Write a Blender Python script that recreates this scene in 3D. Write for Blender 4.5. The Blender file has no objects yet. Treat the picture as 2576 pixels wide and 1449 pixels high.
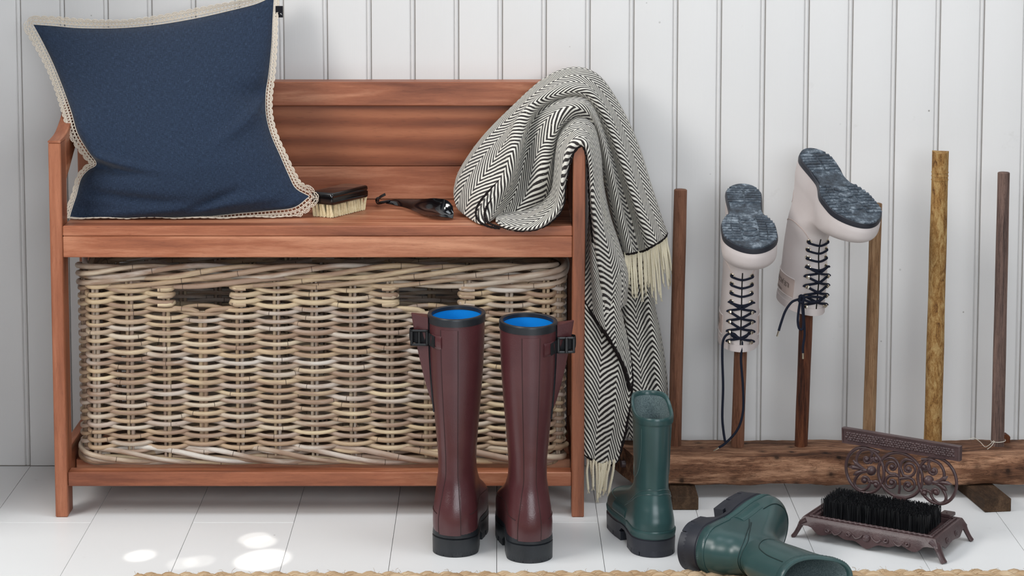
import bpy, math, random
import numpy as np
from itertools import product
from mathutils import Vector, Matrix

random.seed(7)
rng = np.random.default_rng(7)
C = bpy.context.scene.collection
SC = bpy.context.scene

# ---------------------------------------------------------------- camera, world, lights, exposure
FPX, CX, CY = 6000.0, 1250.0, 200.0   # focal length and principal point (a lens shifted down, as for interiors)
TH = math.atan(650.0 / FPX)
CAM_H, CAM_D = 1.1267, 4.0945          # lens height above the floor, distance from the panelled wall
cam_d = bpy.data.cameras.new('camera')
cam_d.sensor_width = 36.0
cam_d.lens = FPX / 2576.0 * 36.0
cam_d.shift_x = (1288.0 - CX) / 2576.0
cam_d.shift_y = -(724.5 - CY) / 2576.0
cam_d.clip_end = 50
cam = bpy.data.objects.new('camera', cam_d)
C.objects.link(cam)
cam.location = (0, -CAM_D, CAM_H)
cam.rotation_euler = (math.pi / 2 - TH, 0, 0)
SC.camera = cam

w = bpy.data.worlds.new('daylight')
SC.world = w
w.use_nodes = True
bg = w.node_tree.nodes['Background']
bg.inputs[0].default_value = (0.80, 0.90, 1.0, 1)
bg.inputs[1].default_value = 0.08


def area(name, loc, target, size, size_y, power, color=(1, 1, 1)):
    l = bpy.data.lights.new(name, 'AREA')
    l.shape = 'RECTANGLE'
    l.size, l.size_y = size, size_y
    l.energy = power
    l.color = color
    o = bpy.data.objects.new(name, l)
    C.objects.link(o)
    o.location = loc
    o.rotation_euler = (Vector(target) - Vector(loc)).to_track_quat('-Z', 'Y').to_euler()
    return o


# daylight from two panes of the window on the left
area('window_light', (-2.0, -2.0, 1.8), (0.3, -0.2, 0.5), 0.9, 0.9, 35, (1.0, 0.985, 0.965))
area('window_light', (-2.0, -1.0, 2.4), (0.3, -0.4, 0.3), 0.8, 0.8, 22, (1.0, 0.985, 0.965))
# added overhead fill that brightens the floor
area('overhead_fill', (0.3, -1.0, 2.6), (0.25, -0.75, 0.0), 1.6, 1.2, 23, (0.88, 0.94, 1.0))
# windows on the right
area('side_window_light', (2.1, -1.8, 1.7), (0.3, -0.3, 0.3), 1.1, 1.3, 10, (0.97, 0.98, 1.0))
area('side_window_light', (1.7, -1.0, 2.0), (0.3, -0.3, 0.3), 0.8, 0.8, 5, (0.97, 0.98, 1.0))
# added front fill behind the camera, low enough to reach under the bench
area('front_fill', (0.7, -4.4, 1.35), (0.35, -0.4, 0.1), 2.2, 1.3, 68, (0.90, 0.95, 1.0))


def spot(name, loc, target, angle, power, blend=0.25):
    l = bpy.data.lights.new(name, 'SPOT')
    l.energy = power
    l.spot_size = angle
    l.spot_blend = blend
    l.shadow_soft_size = 0.004
    l.color = (1.0, 0.97, 0.9)
    o = bpy.data.objects.new(name, l)
    C.objects.link(o)
    o.location = loc
    o.rotation_euler = (Vector(target) - Vector(loc)).to_track_quat('-Z', 'Y').to_euler()


SC.view_settings.view_transform = 'Standard'
SC.view_settings.look = 'None'
SC.view_settings.gamma = 1.0
SC.view_settings.use_curve_mapping = False
SC.view_settings.exposure = 0.0
SC.cycles.max_bounces = 6
SC.cycles.use_denoising = True


# ---------------------------------------------------------------- measuring: a point of the photograph on a known plane of the room
def _ray(px, py):
    u = (px - CX) / FPX
    v = (py - CY) / FPX
    c, s = math.cos(TH), math.sin(TH)
    return Vector((u, c - v * s, -s - v * c))


def PY(px, py, Y):
    d = _ray(px, py)
    t = (Y + CAM_D) / d.y
    return Vector((d.x * t, Y, CAM_H + d.z * t))


def PZ(px, py, Z):
    d = _ray(px, py)
    t = (Z - CAM_H) / d.z
    return Vector((d.x * t, -CAM_D + d.y * t, Z))


# flecks of sun that reach the floor through a gap outside
SUN = Vector((-1.0, -2.5, 2.3))
for fx_, fy_, an_, pw_ in ((660, 1408, 0.030, 330.0), (655, 1364, 0.015, 230.0), (640, 1354, 0.011, 200.0), (352, 1398, 0.008, 220.0), (500, 1412, 0.012, 90.0), (460, 1417, 0.011, 90.0)):
    spot('sun_fleck', SUN, PZ(fx_, fy_, 0), an_, pw_, 0.5)


# ---------------------------------------------------------------- mesh helpers
def nrm(a):
    n = np.linalg.norm(a, axis=-1, keepdims=True)
    n[n < 1e-12] = 1
    return a / n


def spline(pts, n, closed=False):
    """Catmull-Rom through pts, n samples spread evenly along the curve."""
    P = np.array([tuple(p) for p in pts], float)
    if closed:
        Q = np.vstack([P[-1], P, P[0], P[1]])
        m = len(P)
    else:
        Q = np.vstack([2 * P[0] - P[1], P, 2 * P[-1] - P[-2]])
        m = len(P) - 1
    K = 14
    out = []
    for i in range(m):
        a, b, c, d = Q[i], Q[i + 1], Q[i + 2], Q[i + 3]
        t = np.linspace(0, 1, K, endpoint=False)[:, None]
        out.append(0.5 * (2 * b + (c - a) * t + (2 * a - 5 * b + 4 * c - d) * t ** 2 + (3 * b - 3 * c + d - a) * t ** 3))
    out = np.vstack(out + [Q[m + 1][None]])
    L = np.concatenate([[0], np.cumsum(np.linalg.norm(np.diff(out, axis=0), axis=1))])
    s = np.linspace(0, L[-1], n + 1)[:-1] if closed else np.linspace(0, L[-1], n)
    return np.stack([np.interp(s, L, out[:, k]) for k in range(out.shape[1])], 1)


def smooth(xs, x):
    """smooth 1-D interpolation through the (x, y) pairs xs."""
    a = np.array(xs, float)
    X, Y = a[:, 0], a[:, 1]
    m = np.gradient(Y, X) if len(X) > 2 else np.full(2, (Y[1] - Y[0]) / (X[1] - X[0]))
    d = np.diff(Y) / np.diff(X)
    for i in range(1, len(X) - 1):
        if d[i - 1] * d[i] <= 0:
            m[i] = 0
    x = np.clip(x, X[0], X[-1])
    i = np.clip(np.searchsorted(X, x) - 1, 0, len(X) - 2)
    h = X[i + 1] - X[i]
    t = (x - X[i]) / h
    return ((2 * t ** 3 - 3 * t ** 2 + 1) * Y[i] + (t ** 3 - 2 * t ** 2 + t) * h * m[i]
            + (-2 * t ** 3 + 3 * t ** 2) * Y[i + 1] + (t ** 3 - t ** 2) * h * m[i + 1])


class MB:
    def __init__(self):
        self.v, self.f, self.uv = [], [], []

    def grid(self, P, wu=False, wv=False, uv=None, flip=False):
        P = np.asarray(P, float)
        nu, nv = P.shape[:2]
        o = len(self.v)
        self.v.extend(map(tuple, P.reshape(-1, 3)))
        for i in range(nu if wu else nu - 1):
            i2 = (i + 1) % nu
            for j in range(nv if wv else nv - 1):
                j2 = (j + 1) % nv
                q = [o + i * nv + j, o + i2 * nv + j, o + i2 * nv + j2, o + i * nv + j2]
                if uv is None:
                    t = [(i / nu, j / nv), ((i + 1) / nu, j / nv), ((i + 1) / nu, (j + 1) / nv), (i / nu, (j + 1) / nv)]
                else:
                    ua, ub = uv[0][i], uv[0][i + 1] if i + 1 < len(uv[0]) else uv[0][-1]
                    va, vb = uv[1][j], uv[1][j + 1] if j + 1 < len(uv[1]) else uv[1][-1]
                    t = [(ua, va), (ub, va), (ub, vb), (ua, vb)]
                if flip:
                    q.reverse()
                    t.reverse()
                self.f.append(q)
                self.uv.append(t)
        return o

    def poly(self, pts, uv=None):
        o = len(self.v)
        self.v.extend(tuple(p) for p in pts)
        self.f.append(list(range(o, o + len(pts))))
        self.uv.append(uv or [(0.0, 0.0)] * len(pts))

    def tube(self, pts, r, n=8, caps=True, flat=None, twist=0.0, lobes=0, lobe_amp=0.0, closed=False, up=None, u0=0.0):
        """tube along pts; r a number or one per point; flat=(a,b) squashes the section in the frame (side, normal)."""
        P = np.asarray([tuple(p) for p in pts], float)
        m = len(P)
        R = np.broadcast_to(np.asarray(r, float), (m,))
        if closed:
            T = nrm(np.roll(P, -1, 0) - np.roll(P, 1, 0))
        else:
            T = nrm(np.gradient(P, axis=0))
        if up is not None:
            U = np.broadcast_to(np.asarray(up, float), (m, 3))
            S = nrm(np.cross(U, T))
            N = np.cross(T, S)
        else:
            a = np.array([0, 0, 1.0]) if abs(T[0, 2]) < 0.9 else np.array([1.0, 0, 0])
            n0 = nrm((a - T[0] * a.dot(T[0]))[None])[0]
            N = np.zeros_like(P)
            for i in range(m):
                n0 = n0 - T[i] * n0.dot(T[i])
                n0 = n0 / (np.linalg.norm(n0) + 1e-12)
                N[i] = n0
            S = np.cross(N, T)
        ang = np.arange(n) / n * 2 * math.pi
        fa, fb = flat or (1, 1)
        L = np.concatenate([[0], np.cumsum(np.linalg.norm(np.diff(P, axis=0), axis=1))]) + u0
        rr = R[:, None] * (1 + (lobe_amp * np.cos(lobes * ang[None, :] + twist * (L[:, None] - u0)) if lobes else 0 * ang[None, :]))
        G = (P[:, None] + (S[:, None] * (np.cos(ang) * fa)[None, :, None] + N[:, None] * (np.sin(ang) * fb)[None, :, None]) * rr[..., None])
        uv = (list(L) + [L[-1]], [k / n for k in range(n + 1)])
        o = self.grid(G, wu=closed, wv=True, uv=uv, flip=False)
        if caps and not closed:
            self.f.append([o + k for k in range(n)][::1])
            self.uv.append([(L[0], k / n) for k in range(n)])
            b = o + (m - 1) * n
            self.f.append([b + k for k in range(n)][::-1])
            self.uv.append([(L[-1], k / n) for k in range(n)])
        return o

    def cbox(self, lo, hi, b=0.001, M=None):
        """box with chamfered edges."""
        lo = [min(p, q) for p, q in zip(lo, hi)] if False else list(lo)
        c = [(p + q) / 2 for p, q in zip(lo, hi)]
        o = len(self.v)
        idx = {}
        for s in product((0, 1), repeat=3):
            for a in range(3):
                p = []
                for k in range(3):
                    e = hi[k] if s[k] else lo[k]
                    if k != a:
                        e += -b if s[k] else b
                    p.append(e)
                idx[(s, a)] = len(self.v)
                self.v.append(tuple(p))
        fs = []
        for a in range(3):
            k1, k2 = [k for k in range(3) if k != a]
            for s in (0, 1):
                q = []
                for t in ((0, 0), (1, 0), (1, 1), (0, 1)):
                    z = [0, 0, 0]
                    z[a] = s
                    z[k1], z[k2] = t
                    q.append(idx[(tuple(z), a)])
                fs.append(q)
        for a in range(3):
            k1, k2 = [k for k in range(3) if k != a]
            for t in product((0, 1), repeat=2):
                z0, z1 = [0, 0, 0], [0, 0, 0]
                z0[k1], z0[k2] = t
                z1[k1], z1[k2] = t
                z1[a] = 1
                fs.append([idx[(tuple(z0), k1)], idx[(tuple(z1), k1)], idx[(tuple(z1), k2)], idx[(tuple(z0), k2)]])
        for s in product((0, 1), repeat=3):
            fs.append([idx[(s, 0)], idx[(s, 1)], idx[(s, 2)]])
        for q in fs:
            P = [Vector(self.v[k]) for k in q]
            n = (P[1] - P[0]).cross(P[2] - P[0])
            if n.dot(sum(P, Vector()) / len(P) - Vector(c)) < 0:
                q.reverse()
            self.f.append(q)
            self.uv.append([(self.v[k][0], self.v[k][2]) for k in q])
        if M is not None:
            for k in range(o, len(self.v)):
                self.v[k] = tuple(M @ Vector(self.v[k]))

    def prism(self, outline, axis, lo, hi, bevel=0.0):
        """closed 2-D outline (in the other two axes, cyclic order) pushed along an axis from lo to hi."""
        A = np.asarray(outline, float)
        n = len(A)
        if bevel:
            t = nrm(np.roll(A, -1, 0) - np.roll(A, 1, 0))
            nn = np.stack([t[:, 1], -t[:, 0]], 1)
            area2 = np.sum(A[:, 0] * np.roll(A[:, 1], -1) - np.roll(A[:, 0], -1) * A[:, 1])
            nn *= 1 if area2 > 0 else -1
            lay = [(A - nn * bevel, lo), (A, lo + bevel), (A, hi - bevel), (A - nn * bevel, hi)]
        else:
            lay = [(A, lo), (A, hi)]

        def p3(q, h):
            r = [0, 0, 0]
            k = [i for i in range(3) if i != axis]
            r[axis] = h
            r[k[0]], r[k[1]] = q
            return r
        G = np.array([[p3(q, h) for q in a] for a, h in lay])
        o = self.grid(G, wv=True)
        self.f.append([o + k for k in range(n)])
        self.uv.append([tuple(q) for q in A])
        b = o + (len(lay) - 1) * n
        self.f.append([b + k for k in range(n)])
        self.uv.append([tuple(q) for q in A])
        return o

    def xform(self, fn, start=0):
        for k in range(start, len(self.v)):
            self.v[k] = tuple(fn(self.v[k]))

    def build(self, name, m, parent=None, fix=True, sharp=40, smooth_=True, T=None):
        me = bpy.data.meshes.new(name)
        V = np.array(self.v, float)
        if T is not None:
            V = T(V)
        if parent is not None:
            V = V - np.array(root_loc(parent))
        me.from_pydata([tuple(p) for p in V], [], self.f)
        lay = me.uv_layers.new(name='UVMap')
        lay.data.foreach_set('uv', [c for t in self.uv for q in t for c in q])
        me.materials.append(m)
        if fix:
            import bmesh
            b = bmesh.new()
            b.from_mesh(me)
            bmesh.ops.recalc_face_normals(b, faces=b.faces[:])
            b.to_mesh(me)
            b.free()
        if smooth_:
            me.shade_smooth()
            me.set_sharp_from_angle(angle=math.radians(sharp))
        o = bpy.data.objects.new(name, me)
        C.objects.link(o)
        if parent is not None:
            o.parent = parent
        return o


def root_loc(o):
    p = Vector((0, 0, 0))
    while o is not None:
        p += Vector(o.location)
        o = o.parent
    return p


def thing(name, label, cat, loc=(0, 0, 0), group=None):
    o = bpy.data.objects.new(name, None)
    o.empty_display_size = 0.05
    C.objects.link(o)
    o.location = loc
    o['label'] = label
    o['category'] = cat
    if group:
        o['group'] = group
    return o


def tag(o, label, cat, group=None):
    o['label'] = label
    o['category'] = cat
    if group:
        o['group'] = group
    return o


def struct(name, loc=(0, 0, 0), label=None):
    o = bpy.data.objects.new(name, None)
    o.empty_display_size = 0.05
    C.objects.link(o)
    o.location = loc
    o['kind'] = 'structure'
    if label:
        o['label'] = label
    return o


# ---------------------------------------------------------------- material helpers
def sc(r, g, b):
    """sRGB 0-255 to linear."""
    return tuple(((c / 255) / 12.92 if c / 255 <= 0.04045 else ((c / 255 + 0.055) / 1.055) ** 2.4) for c in (r, g, b)) + (1.0,)


class NT:
    def __init__(self, name, rough=0.6, spec=0.5):
        self.m = bpy.data.materials.new(name)
        self.m.use_nodes = True
        self.t = self.m.node_tree
        self.b = self.t.nodes['Principled BSDF']
        self.b.inputs['Roughness'].default_value = rough
        self.b.inputs['Specular IOR Level'].default_value = spec

    def n(self, typ, ins=None, **props):
        x = self.t.nodes.new('ShaderNode' + typ)
        for k, v in props.items():
            setattr(x, k, v)
        for k, v in (ins or {}).items():
            self.set(x, k, v)
        return x

    def set(self, x, k, v):
        s = x.inputs[k]
        if isinstance(v, bpy.types.NodeSocket):
            self.t.links.new(v, s)
        elif isinstance(v, bpy.types.Node):
            self.t.links.new(v.outputs[0], s)
        else:
            s.default_value = v

    def base(self, v, k='Base Color'):
        self.set(self.b, k, v)
        return self

    def coords(self, which='Object', scale=(1, 1, 1), rand=0.0, rot=(0, 0, 0)):
        tc = self.n('TexCoord')
        v = tc.outputs[which]
        if rand:
            oi = self.n('ObjectInfo')
            mul = self.n('VectorMath', {0: oi.outputs['Random'], 1: (rand, rand * 1.7, rand * 0.6)}, operation='MULTIPLY')
            v = self.n('VectorMath', {0: v, 1: mul.outputs[0]}, operation='ADD').outputs[0]
        mp = self.n('Mapping', {'Vector': v, 'Scale': scale, 'Rotation': rot})
        return mp.outputs[0]

    def noise(self, vec, scale, detail=4, rough=0.55, dist=0.0):
        return self.n('TexNoise', {'Vector': vec, 'Scale': scale, 'Detail': detail, 'Roughness': rough, 'Distortion': dist}).outputs[0]

    def ramp(self, fac, stops, interp='LINEAR'):
        r = self.n('ValToRGB', {'Fac': fac})
        cr = r.color_ramp
        cr.interpolation = interp
        while len(cr.elements) < len(stops):
            cr.elements.new(0.5)
        for e, (p, c) in zip(cr.elements, stops):
            e.position = p
            e.color = c if len(c) == 4 else tuple(c) + (1,)
        return r.outputs[0]

    def mix(self, fac, a, b, blend='MIX'):
        x = self.n('Mix', data_type='RGBA', blend_type=blend)
        self.set(x, 0, fac)
        self.set(x, 6, a)
        self.set(x, 7, b)
        return x.outputs[2]

    def math(self, op, a, b=None, c=None):
        x = self.n('Math', operation=op)
        self.set(x, 0, a)
        if b is not None:
            self.set(x, 1, b)
        if c is not None:
            self.set(x, 2, c)
        return x.outputs[0]

    def bump(self, h, strength=0.3, dist=0.002, normal=None):
        x = self.n('Bump', {'Height': h, 'Strength': strength, 'Distance': dist})
        if normal is not None:
            self.set(x, 'Normal', normal)
        self.set(self.b, 'Normal', x.outputs[0])
        return x.outputs[0]


def gray(v):
    return (v, v, v, 1)


# ---------------------------------------------------------------- materials
def wood(name, scale, dark, mid, light, rough=0.42, wav=0.0, rot=(0, 0, 0), grain=0.5):
    """planed timber; scale stretches the grain along one axis."""
    m = NT(name, rough, 0.4)
    v = m.coords('Object', scale, rand=3.0, rot=rot)
    big = m.noise(v, 1.0, 3, 0.5, 0.6)
    fine = m.noise(v, 6.0, 5, 0.7, 0.2)
    f = m.math('ADD', m.math('MULTIPLY', big, 0.72), m.math('MULTIPLY', fine, 0.28))
    if wav:
        wv = m.n('TexWave', {'Vector': v, 'Scale': wav, 'Distortion': 5.0, 'Detail': 3.0, 'Detail Scale': 0.6, 'Detail Roughness': 0.6},
                 wave_type='RINGS', rings_direction='Y').outputs[1]
        f = m.math('ADD', m.math('MULTIPLY', f, 0.8), m.math('MULTIPLY', wv, 0.2))
    col = m.ramp(f, [(0.34, dark), (0.5, mid), (0.66, light)])
    pv = m.coords('Object', tuple(s * 7 for s in scale), rand=3.0, rot=rot)
    pores = m.ramp(m.noise(pv, 5.0, 2, 0.6), [(0.30, gray(0.62)), (0.42, gray(1.0))])
    col = m.mix(grain, col, pores, 'MULTIPLY')
    oi = m.n('ObjectInfo')
    val = m.math('ADD', m.math('MULTIPLY', oi.outputs['Random'], 0.22), 0.90)
    hsv = m.n('HueSaturation', {'Color': col, 'Value': val, 'Saturation': 1.0})
    m.base(hsv.outputs[0])
    m.bump(fine, 0.25, 0.0008)
    return m.m


TD, TM, TL = sc(114, 63, 42), sc(158, 95, 66), sc(202, 142, 109)
MAT = {}
MAT['teak_x'] = wood('teak_lengthwise', (2.2, 26, 26), TD, TM, TL)
MAT['teak_z'] = wood('teak_upright', (30, 30, 2.4), sc(106, 61, 41), sc(146, 87, 60), sc(176, 114, 84))
MAT['teak_y'] = wood('teak_depthwise', (30, 2.4, 30), TD, TM, TL)
MAT['teak_figured'] = wood('teak_figured_board', (1.1, 9, 9), sc(86, 42, 23), sc(128, 71, 43), sc(160, 98, 66), wav=1.1, grain=0.4)


def paint(name, col, specks=0.0, rough=0.4, streak=(60, 60, 2)):
    m = NT(name, rough, 0.4)
    v = m.coords('Object', (1, 1, 1), rand=2.0)
    big = m.noise(v, 2.2, 3)
    c = m.mix(big, tuple(x * 0.93 for x in col[:3]) + (1,), col)
    if specks:
        vo = m.n('TexVoronoi', {'Vector': v, 'Scale': 26.0, 'Randomness': 1.0})
        d = m.ramp(vo.outputs['Distance'], [(0.030, gray(0)), (0.055, gray(1))])
        gate = m.ramp(m.noise(v, 9.0, 2), [(0.56, gray(1)), (0.60, gray(0))])
        sp = m.math('MAXIMUM', d, gate)
        c = m.mix(sp, m.mix(specks, c, sc(96, 88, 78)), c)
        sm = m.ramp(m.noise(v, 14.0, 4, 0.7), [(0.68, gray(0)), (0.80, gray(1))])
        c = m.mix(m.math('MULTIPLY', sm, 0.18), c, sc(140, 132, 120))
    m.base(c)
    st = m.noise(m.coords('Object', streak, rand=2.0), 6.0, 3)
    m.bump(st, 0.18, 0.0006)
    return m.m


MAT['wall_paint'] = paint('off_white_panel_paint', sc(221, 219, 217), 0.7, 0.42)
MAT['floor_paint'] = paint('white_floor_paint', sc(238, 238, 237), 0.55, 0.36, (3, 60, 60))
g = NT('dark_gap', 0.9)
g.base(sc(70, 66, 62))
MAT['gap'] = g.m
g = NT('panel_joint', 0.9)
g.base(sc(176, 168, 160))
MAT['joint'] = g.m


def rattan():
    m = NT('weathered_rattan', 0.45, 0.35)
    oi = m.n('ObjectInfo')
    uv = m.coords('UV', (1, 1, 1))
    sep = m.n('SeparateXYZ', {0: uv})
    base = m.ramp(oi.outputs['Random'], [(0.0, sc(170, 142, 116)), (0.2, sc(198, 176, 142)), (0.4, sc(190, 178, 166)), (0.6, sc(206, 186, 152)),
                                         (0.8, sc(162, 136, 118)), (1.0, sc(204, 196, 186))])
    off = m.n('CombineXYZ', {0: m.math('ADD', m.math('MULTIPLY', sep.outputs[0], 1.0), m.math('MULTIPLY', oi.outputs['Random'], 37.0)), 1: sep.outputs[1], 2: 0.0})
    v1 = m.n('Mapping', {'Vector': off.outputs[0], 'Scale': (9, 1.2, 1)}).outputs[0]
    n1 = m.noise(v1, 1.0, 4, 0.6)
    c = m.mix(m.ramp(n1, [(0.42, gray(0)), (0.62, gray(1))]), base, sc(150, 124, 104))
    v2 = m.n('Mapping', {'Vector': off.outputs[0], 'Scale': (40, 8, 1)}).outputs[0]
    n2 = m.noise(v2, 1.0, 5, 0.75)
    c = m.mix(m.ramp(n2, [(0.60, gray(0)), (0.72, gray(0.75))]), c, sc(96, 74, 60))
    # growth rings (nodes) of the cane
    fr = m.math('FRACT', m.math('ADD', m.math('MULTIPLY', sep.outputs[0], 5.2), m.math('MULTIPLY', oi.outputs['Random'], 9.3)))
    ring = m.math('LESS_THAN', fr, 0.0065)
    c = m.mix(m.math('MULTIPLY', ring, 0.8), c, sc(70, 54, 44))
    m.base(c)
    m.bump(n2, 0.35, 0.001)
    return m.m


MAT['rattan'] = rattan()


def linen():
    m = NT('navy_linen', 0.85, 0.2)
    uv = m.coords('UV', (1, 1, 1))
    a = m.noise(m.n('Mapping', {'Vector': uv, 'Scale': (130, 1500, 1)}).outputs[0], 1.0, 2)
    b = m.noise(m.n('Mapping', {'Vector': uv, 'Scale': (1500, 130, 1)}).outputs[0], 1.0, 2)
    f = m.math('MULTIPLY', m.math('ADD', a, b), 0.5)
    c = m.ramp(f, [(0.34, sc(23, 32, 46)), (0.5, sc(33, 46, 66)), (0.66, sc(52, 68, 90))])
    sl = m.noise(m.n('Mapping', {'Vector': uv, 'Scale': (160, 900, 1)}).outputs[0], 1.0, 1)
    c = m.mix(m.ramp(sl, [(0.74, gray(0)), (0.80, gray(0.3))]), c, sc(130, 150, 172))
    m.base(c)
    w_ = m.noise(m.n('Mapping', {'Vector': uv, 'Scale': (14, 5, 1)}).outputs[0], 1.0, 4, 0.6, 1.2)
    h = m.math('ADD', m.math('MULTIPLY', f, 0.25), m.math('MULTIPLY', w_, 0.9))
    m.bump(h, 0.38, 0.006)
    m.b.inputs['Sheen Weight'].default_value = 0.12
    return m.m


MAT['linen'] = linen()


def plain(name, col, rough=0.6, spec=0.5, nscale=0, namp=0.25, dist=0.0006, metallic=0.0, col2=None, cscale=30.0, coat=0.0, which='Object'):
    m = NT(name, rough, spec)
    v = m.coords(which, (1, 1, 1), rand=1.0)
    if col2:
        m.base(m.mix(m.ramp(m.noise(v, cscale, 4, 0.6), [(0.35, gray(0)), (0.65, gray(1))]), col, col2))
    else:
        m.base(col)
    if nscale:
        m.bump(m.noise(v, nscale, 3), namp, dist)
    m.b.inputs['Metallic'].default_value = metallic
    m.b.inputs['Coat Weight'].default_value = coat
    return m.m


MAT['lace'] = plain('cotton_lace', sc(210, 198, 182), 0.9, 0.1, 900, 0.3)
MAT['label_black'] = plain('black_woven_label', sc(20, 20, 26), 0.8, 0.2)
MAT['white_thread'] = plain('white_thread', sc(220, 220, 220), 0.8, 0.2)
MAT['lacquer'] = plain('black_lacquered_wood', sc(13, 11, 12), 0.16, 0.5, coat=0.3)
MAT['lacquer_brown'] = plain('dark_brown_lacquered_wood', sc(30, 20, 18), 0.25, 0.5, coat=0.2)
MAT['tuft'] = plain('cream_horsehair', sc(232, 218, 182), 0.8, 0.2, 700, 0.5, col2=sc(214, 196, 154), cscale=300)
MAT['horn'] = plain('polished_black_horn', sc(10, 11, 14), 0.1, 0.6, coat=0.6)
MAT['cord_black'] = plain('black_leather_cord', sc(14, 14, 17), 0.5, 0.4)


def herringbone():
    m = NT('herringbone_wool', 0.95, 0.1)
    uv = m.coords('UV', (1, 1, 1))
    wob = m.n('TexNoise', {'Vector': uv, 'Scale': 60.0, 'Detail': 2.0})
    vv = m.n('VectorMath', {0: m.n('VectorMath', {0: wob.outputs[1], 1: (0.5, 0.5, 0.5)}, operation='SUBTRACT').outputs[0], 1: (0.0022, 0.0022, 0)}, operation='MULTIPLY')
    uw = m.n('VectorMath', {0: uv, 1: vv.outputs[0]}, operation='ADD').outputs[0]
    sep = m.n('SeparateXYZ', {0: uw})
    W, P = 0.033, 0.0094
    tri = m.math('PINGPONG', sep.outputs[1], W)
    ph = m.math('DIVIDE', m.math('ADD', sep.outputs[0], m.math('MULTIPLY', tri, 1.15)), P)
    fr = m.math('FRACT', ph)
    ab = m.math('ABSOLUTE', m.math('SUBTRACT', fr, 0.5))
    st = m.ramp(ab, [(0.225, gray(0)), (0.285, gray(1))])
    fib = m.noise(m.n('Mapping', {'Vector': uv, 'Scale': (900, 900, 1)}).outputs[0], 1.0, 3, 0.7)
    cream = m.mix(fib, sc(206, 200, 188), sc(240, 236, 226))
    black = m.mix(fib, sc(26, 22, 22), sc(60, 54, 52))
    m.base(m.mix(st, black, cream))
    m.b.inputs['Sheen Weight'].default_value = 0.15
    m.b.inputs['Sheen Roughness'].default_value = 0.6
    h = m.math('ADD', m.math('MULTIPLY', st, 0.6), m.math('MULTIPLY', fib, 0.8))
    m.bump(h, 0.5, 0.0012)
    return m.m


MAT['herringbone'] = herringbone()
MAT['tassel'] = plain('cream_wool_yarn', sc(232, 222, 196), 0.95, 0.1, 900, 0.6, 0.0008)
MAT['tassel_dark'] = plain('dark_wool_selvedge', sc(34, 29, 29), 0.95, 0.1, 700, 0.8, 0.0015)

MAT['maroon'] = plain('maroon_rubber', sc(74, 38, 41), 0.30, 0.5, 420, 0.30, 0.0006, col2=sc(82, 45, 47), cscale=14)
MAT['maroon_dark'] = plain('maroon_rubber_seam', sc(52, 30, 31), 0.5, 0.4)
MAT['black_rubber'] = plain('black_rubber', sc(24, 27, 31), 0.42, 0.5, 260, 0.15, 0.0004, col2=sc(32, 36, 41), cscale=40)
MAT['blue_lining'] = plain('blue_neoprene', sc(0, 128, 208), 0.75, 0.2, 900, 0.3, 0.0003)
MAT['webbing'] = plain('black_webbing', sc(22, 23, 26), 0.7, 0.3, 800, 0.6, 0.0008)
MAT['plastic'] = plain('black_plastic', sc(13, 13, 15), 0.3, 0.5)
MAT['green'] = plain('green_rubber', sc(44, 70, 70), 0.30, 0.5, 90, 0.05, 0.0006, col2=sc(52, 80, 79), cscale=9)
MAT['green_dark'] = plain('green_rubber_line', sc(26, 46, 46), 0.45, 0.4)
MAT['grey_lining'] = plain('grey_knit_lining', sc(120, 136, 136), 0.9, 0.2, 700, 0.5, 0.0006, col2=sc(84, 98, 100), cscale=500)
MAT['sole_dark'] = plain('dark_rubber_sole', sc(40, 42, 50), 0.45, 0.4, 120, 0.1, 0.0004)


def dusty():
    m = NT('dusty_black_tread', 0.55, 0.3)
    v = m.coords('Object', (1, 1, 1), rand=1.0)
    n = m.noise(v, 38.0, 6, 0.72)
    n2 = m.noise(v, 190.0, 3, 0.7)
    f = m.math('ADD', m.math('MULTIPLY', n, 0.7), m.math('MULTIPLY', n2, 0.3))
    m.base(m.ramp(f, [(0.40, sc(40, 45, 52)), (0.52, sc(70, 80, 90)), (0.64, sc(140, 150, 158))]))
    m.bump(n2, 0.2, 0.0005)
    return m.m


MAT['tread'] = dusty()
MAT['blush'] = plain('blush_pink_rubber', sc(206, 197, 194), 0.5, 0.4, 300, 0.06, 0.0004, col2=sc(199, 188, 185), cscale=10)
MAT['blush_band'] = plain('blush_rubber_band', sc(186, 168, 160), 0.55, 0.4)
MAT['blush_text'] = plain('raised_dark_letters', sc(82, 70, 62), 0.6, 0.3)
MAT['lace_navy'] = plain('navy_cord', sc(24, 28, 42), 0.8, 0.2, 1200, 0.5, 0.0006)
MAT['steel'] = plain('nickel_plated_steel', sc(226, 216, 196), 0.18, 0.5, metallic=1.0)
MAT['dark'] = plain('dark_inside', sc(24, 22, 22), 0.9, 0.1)


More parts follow.
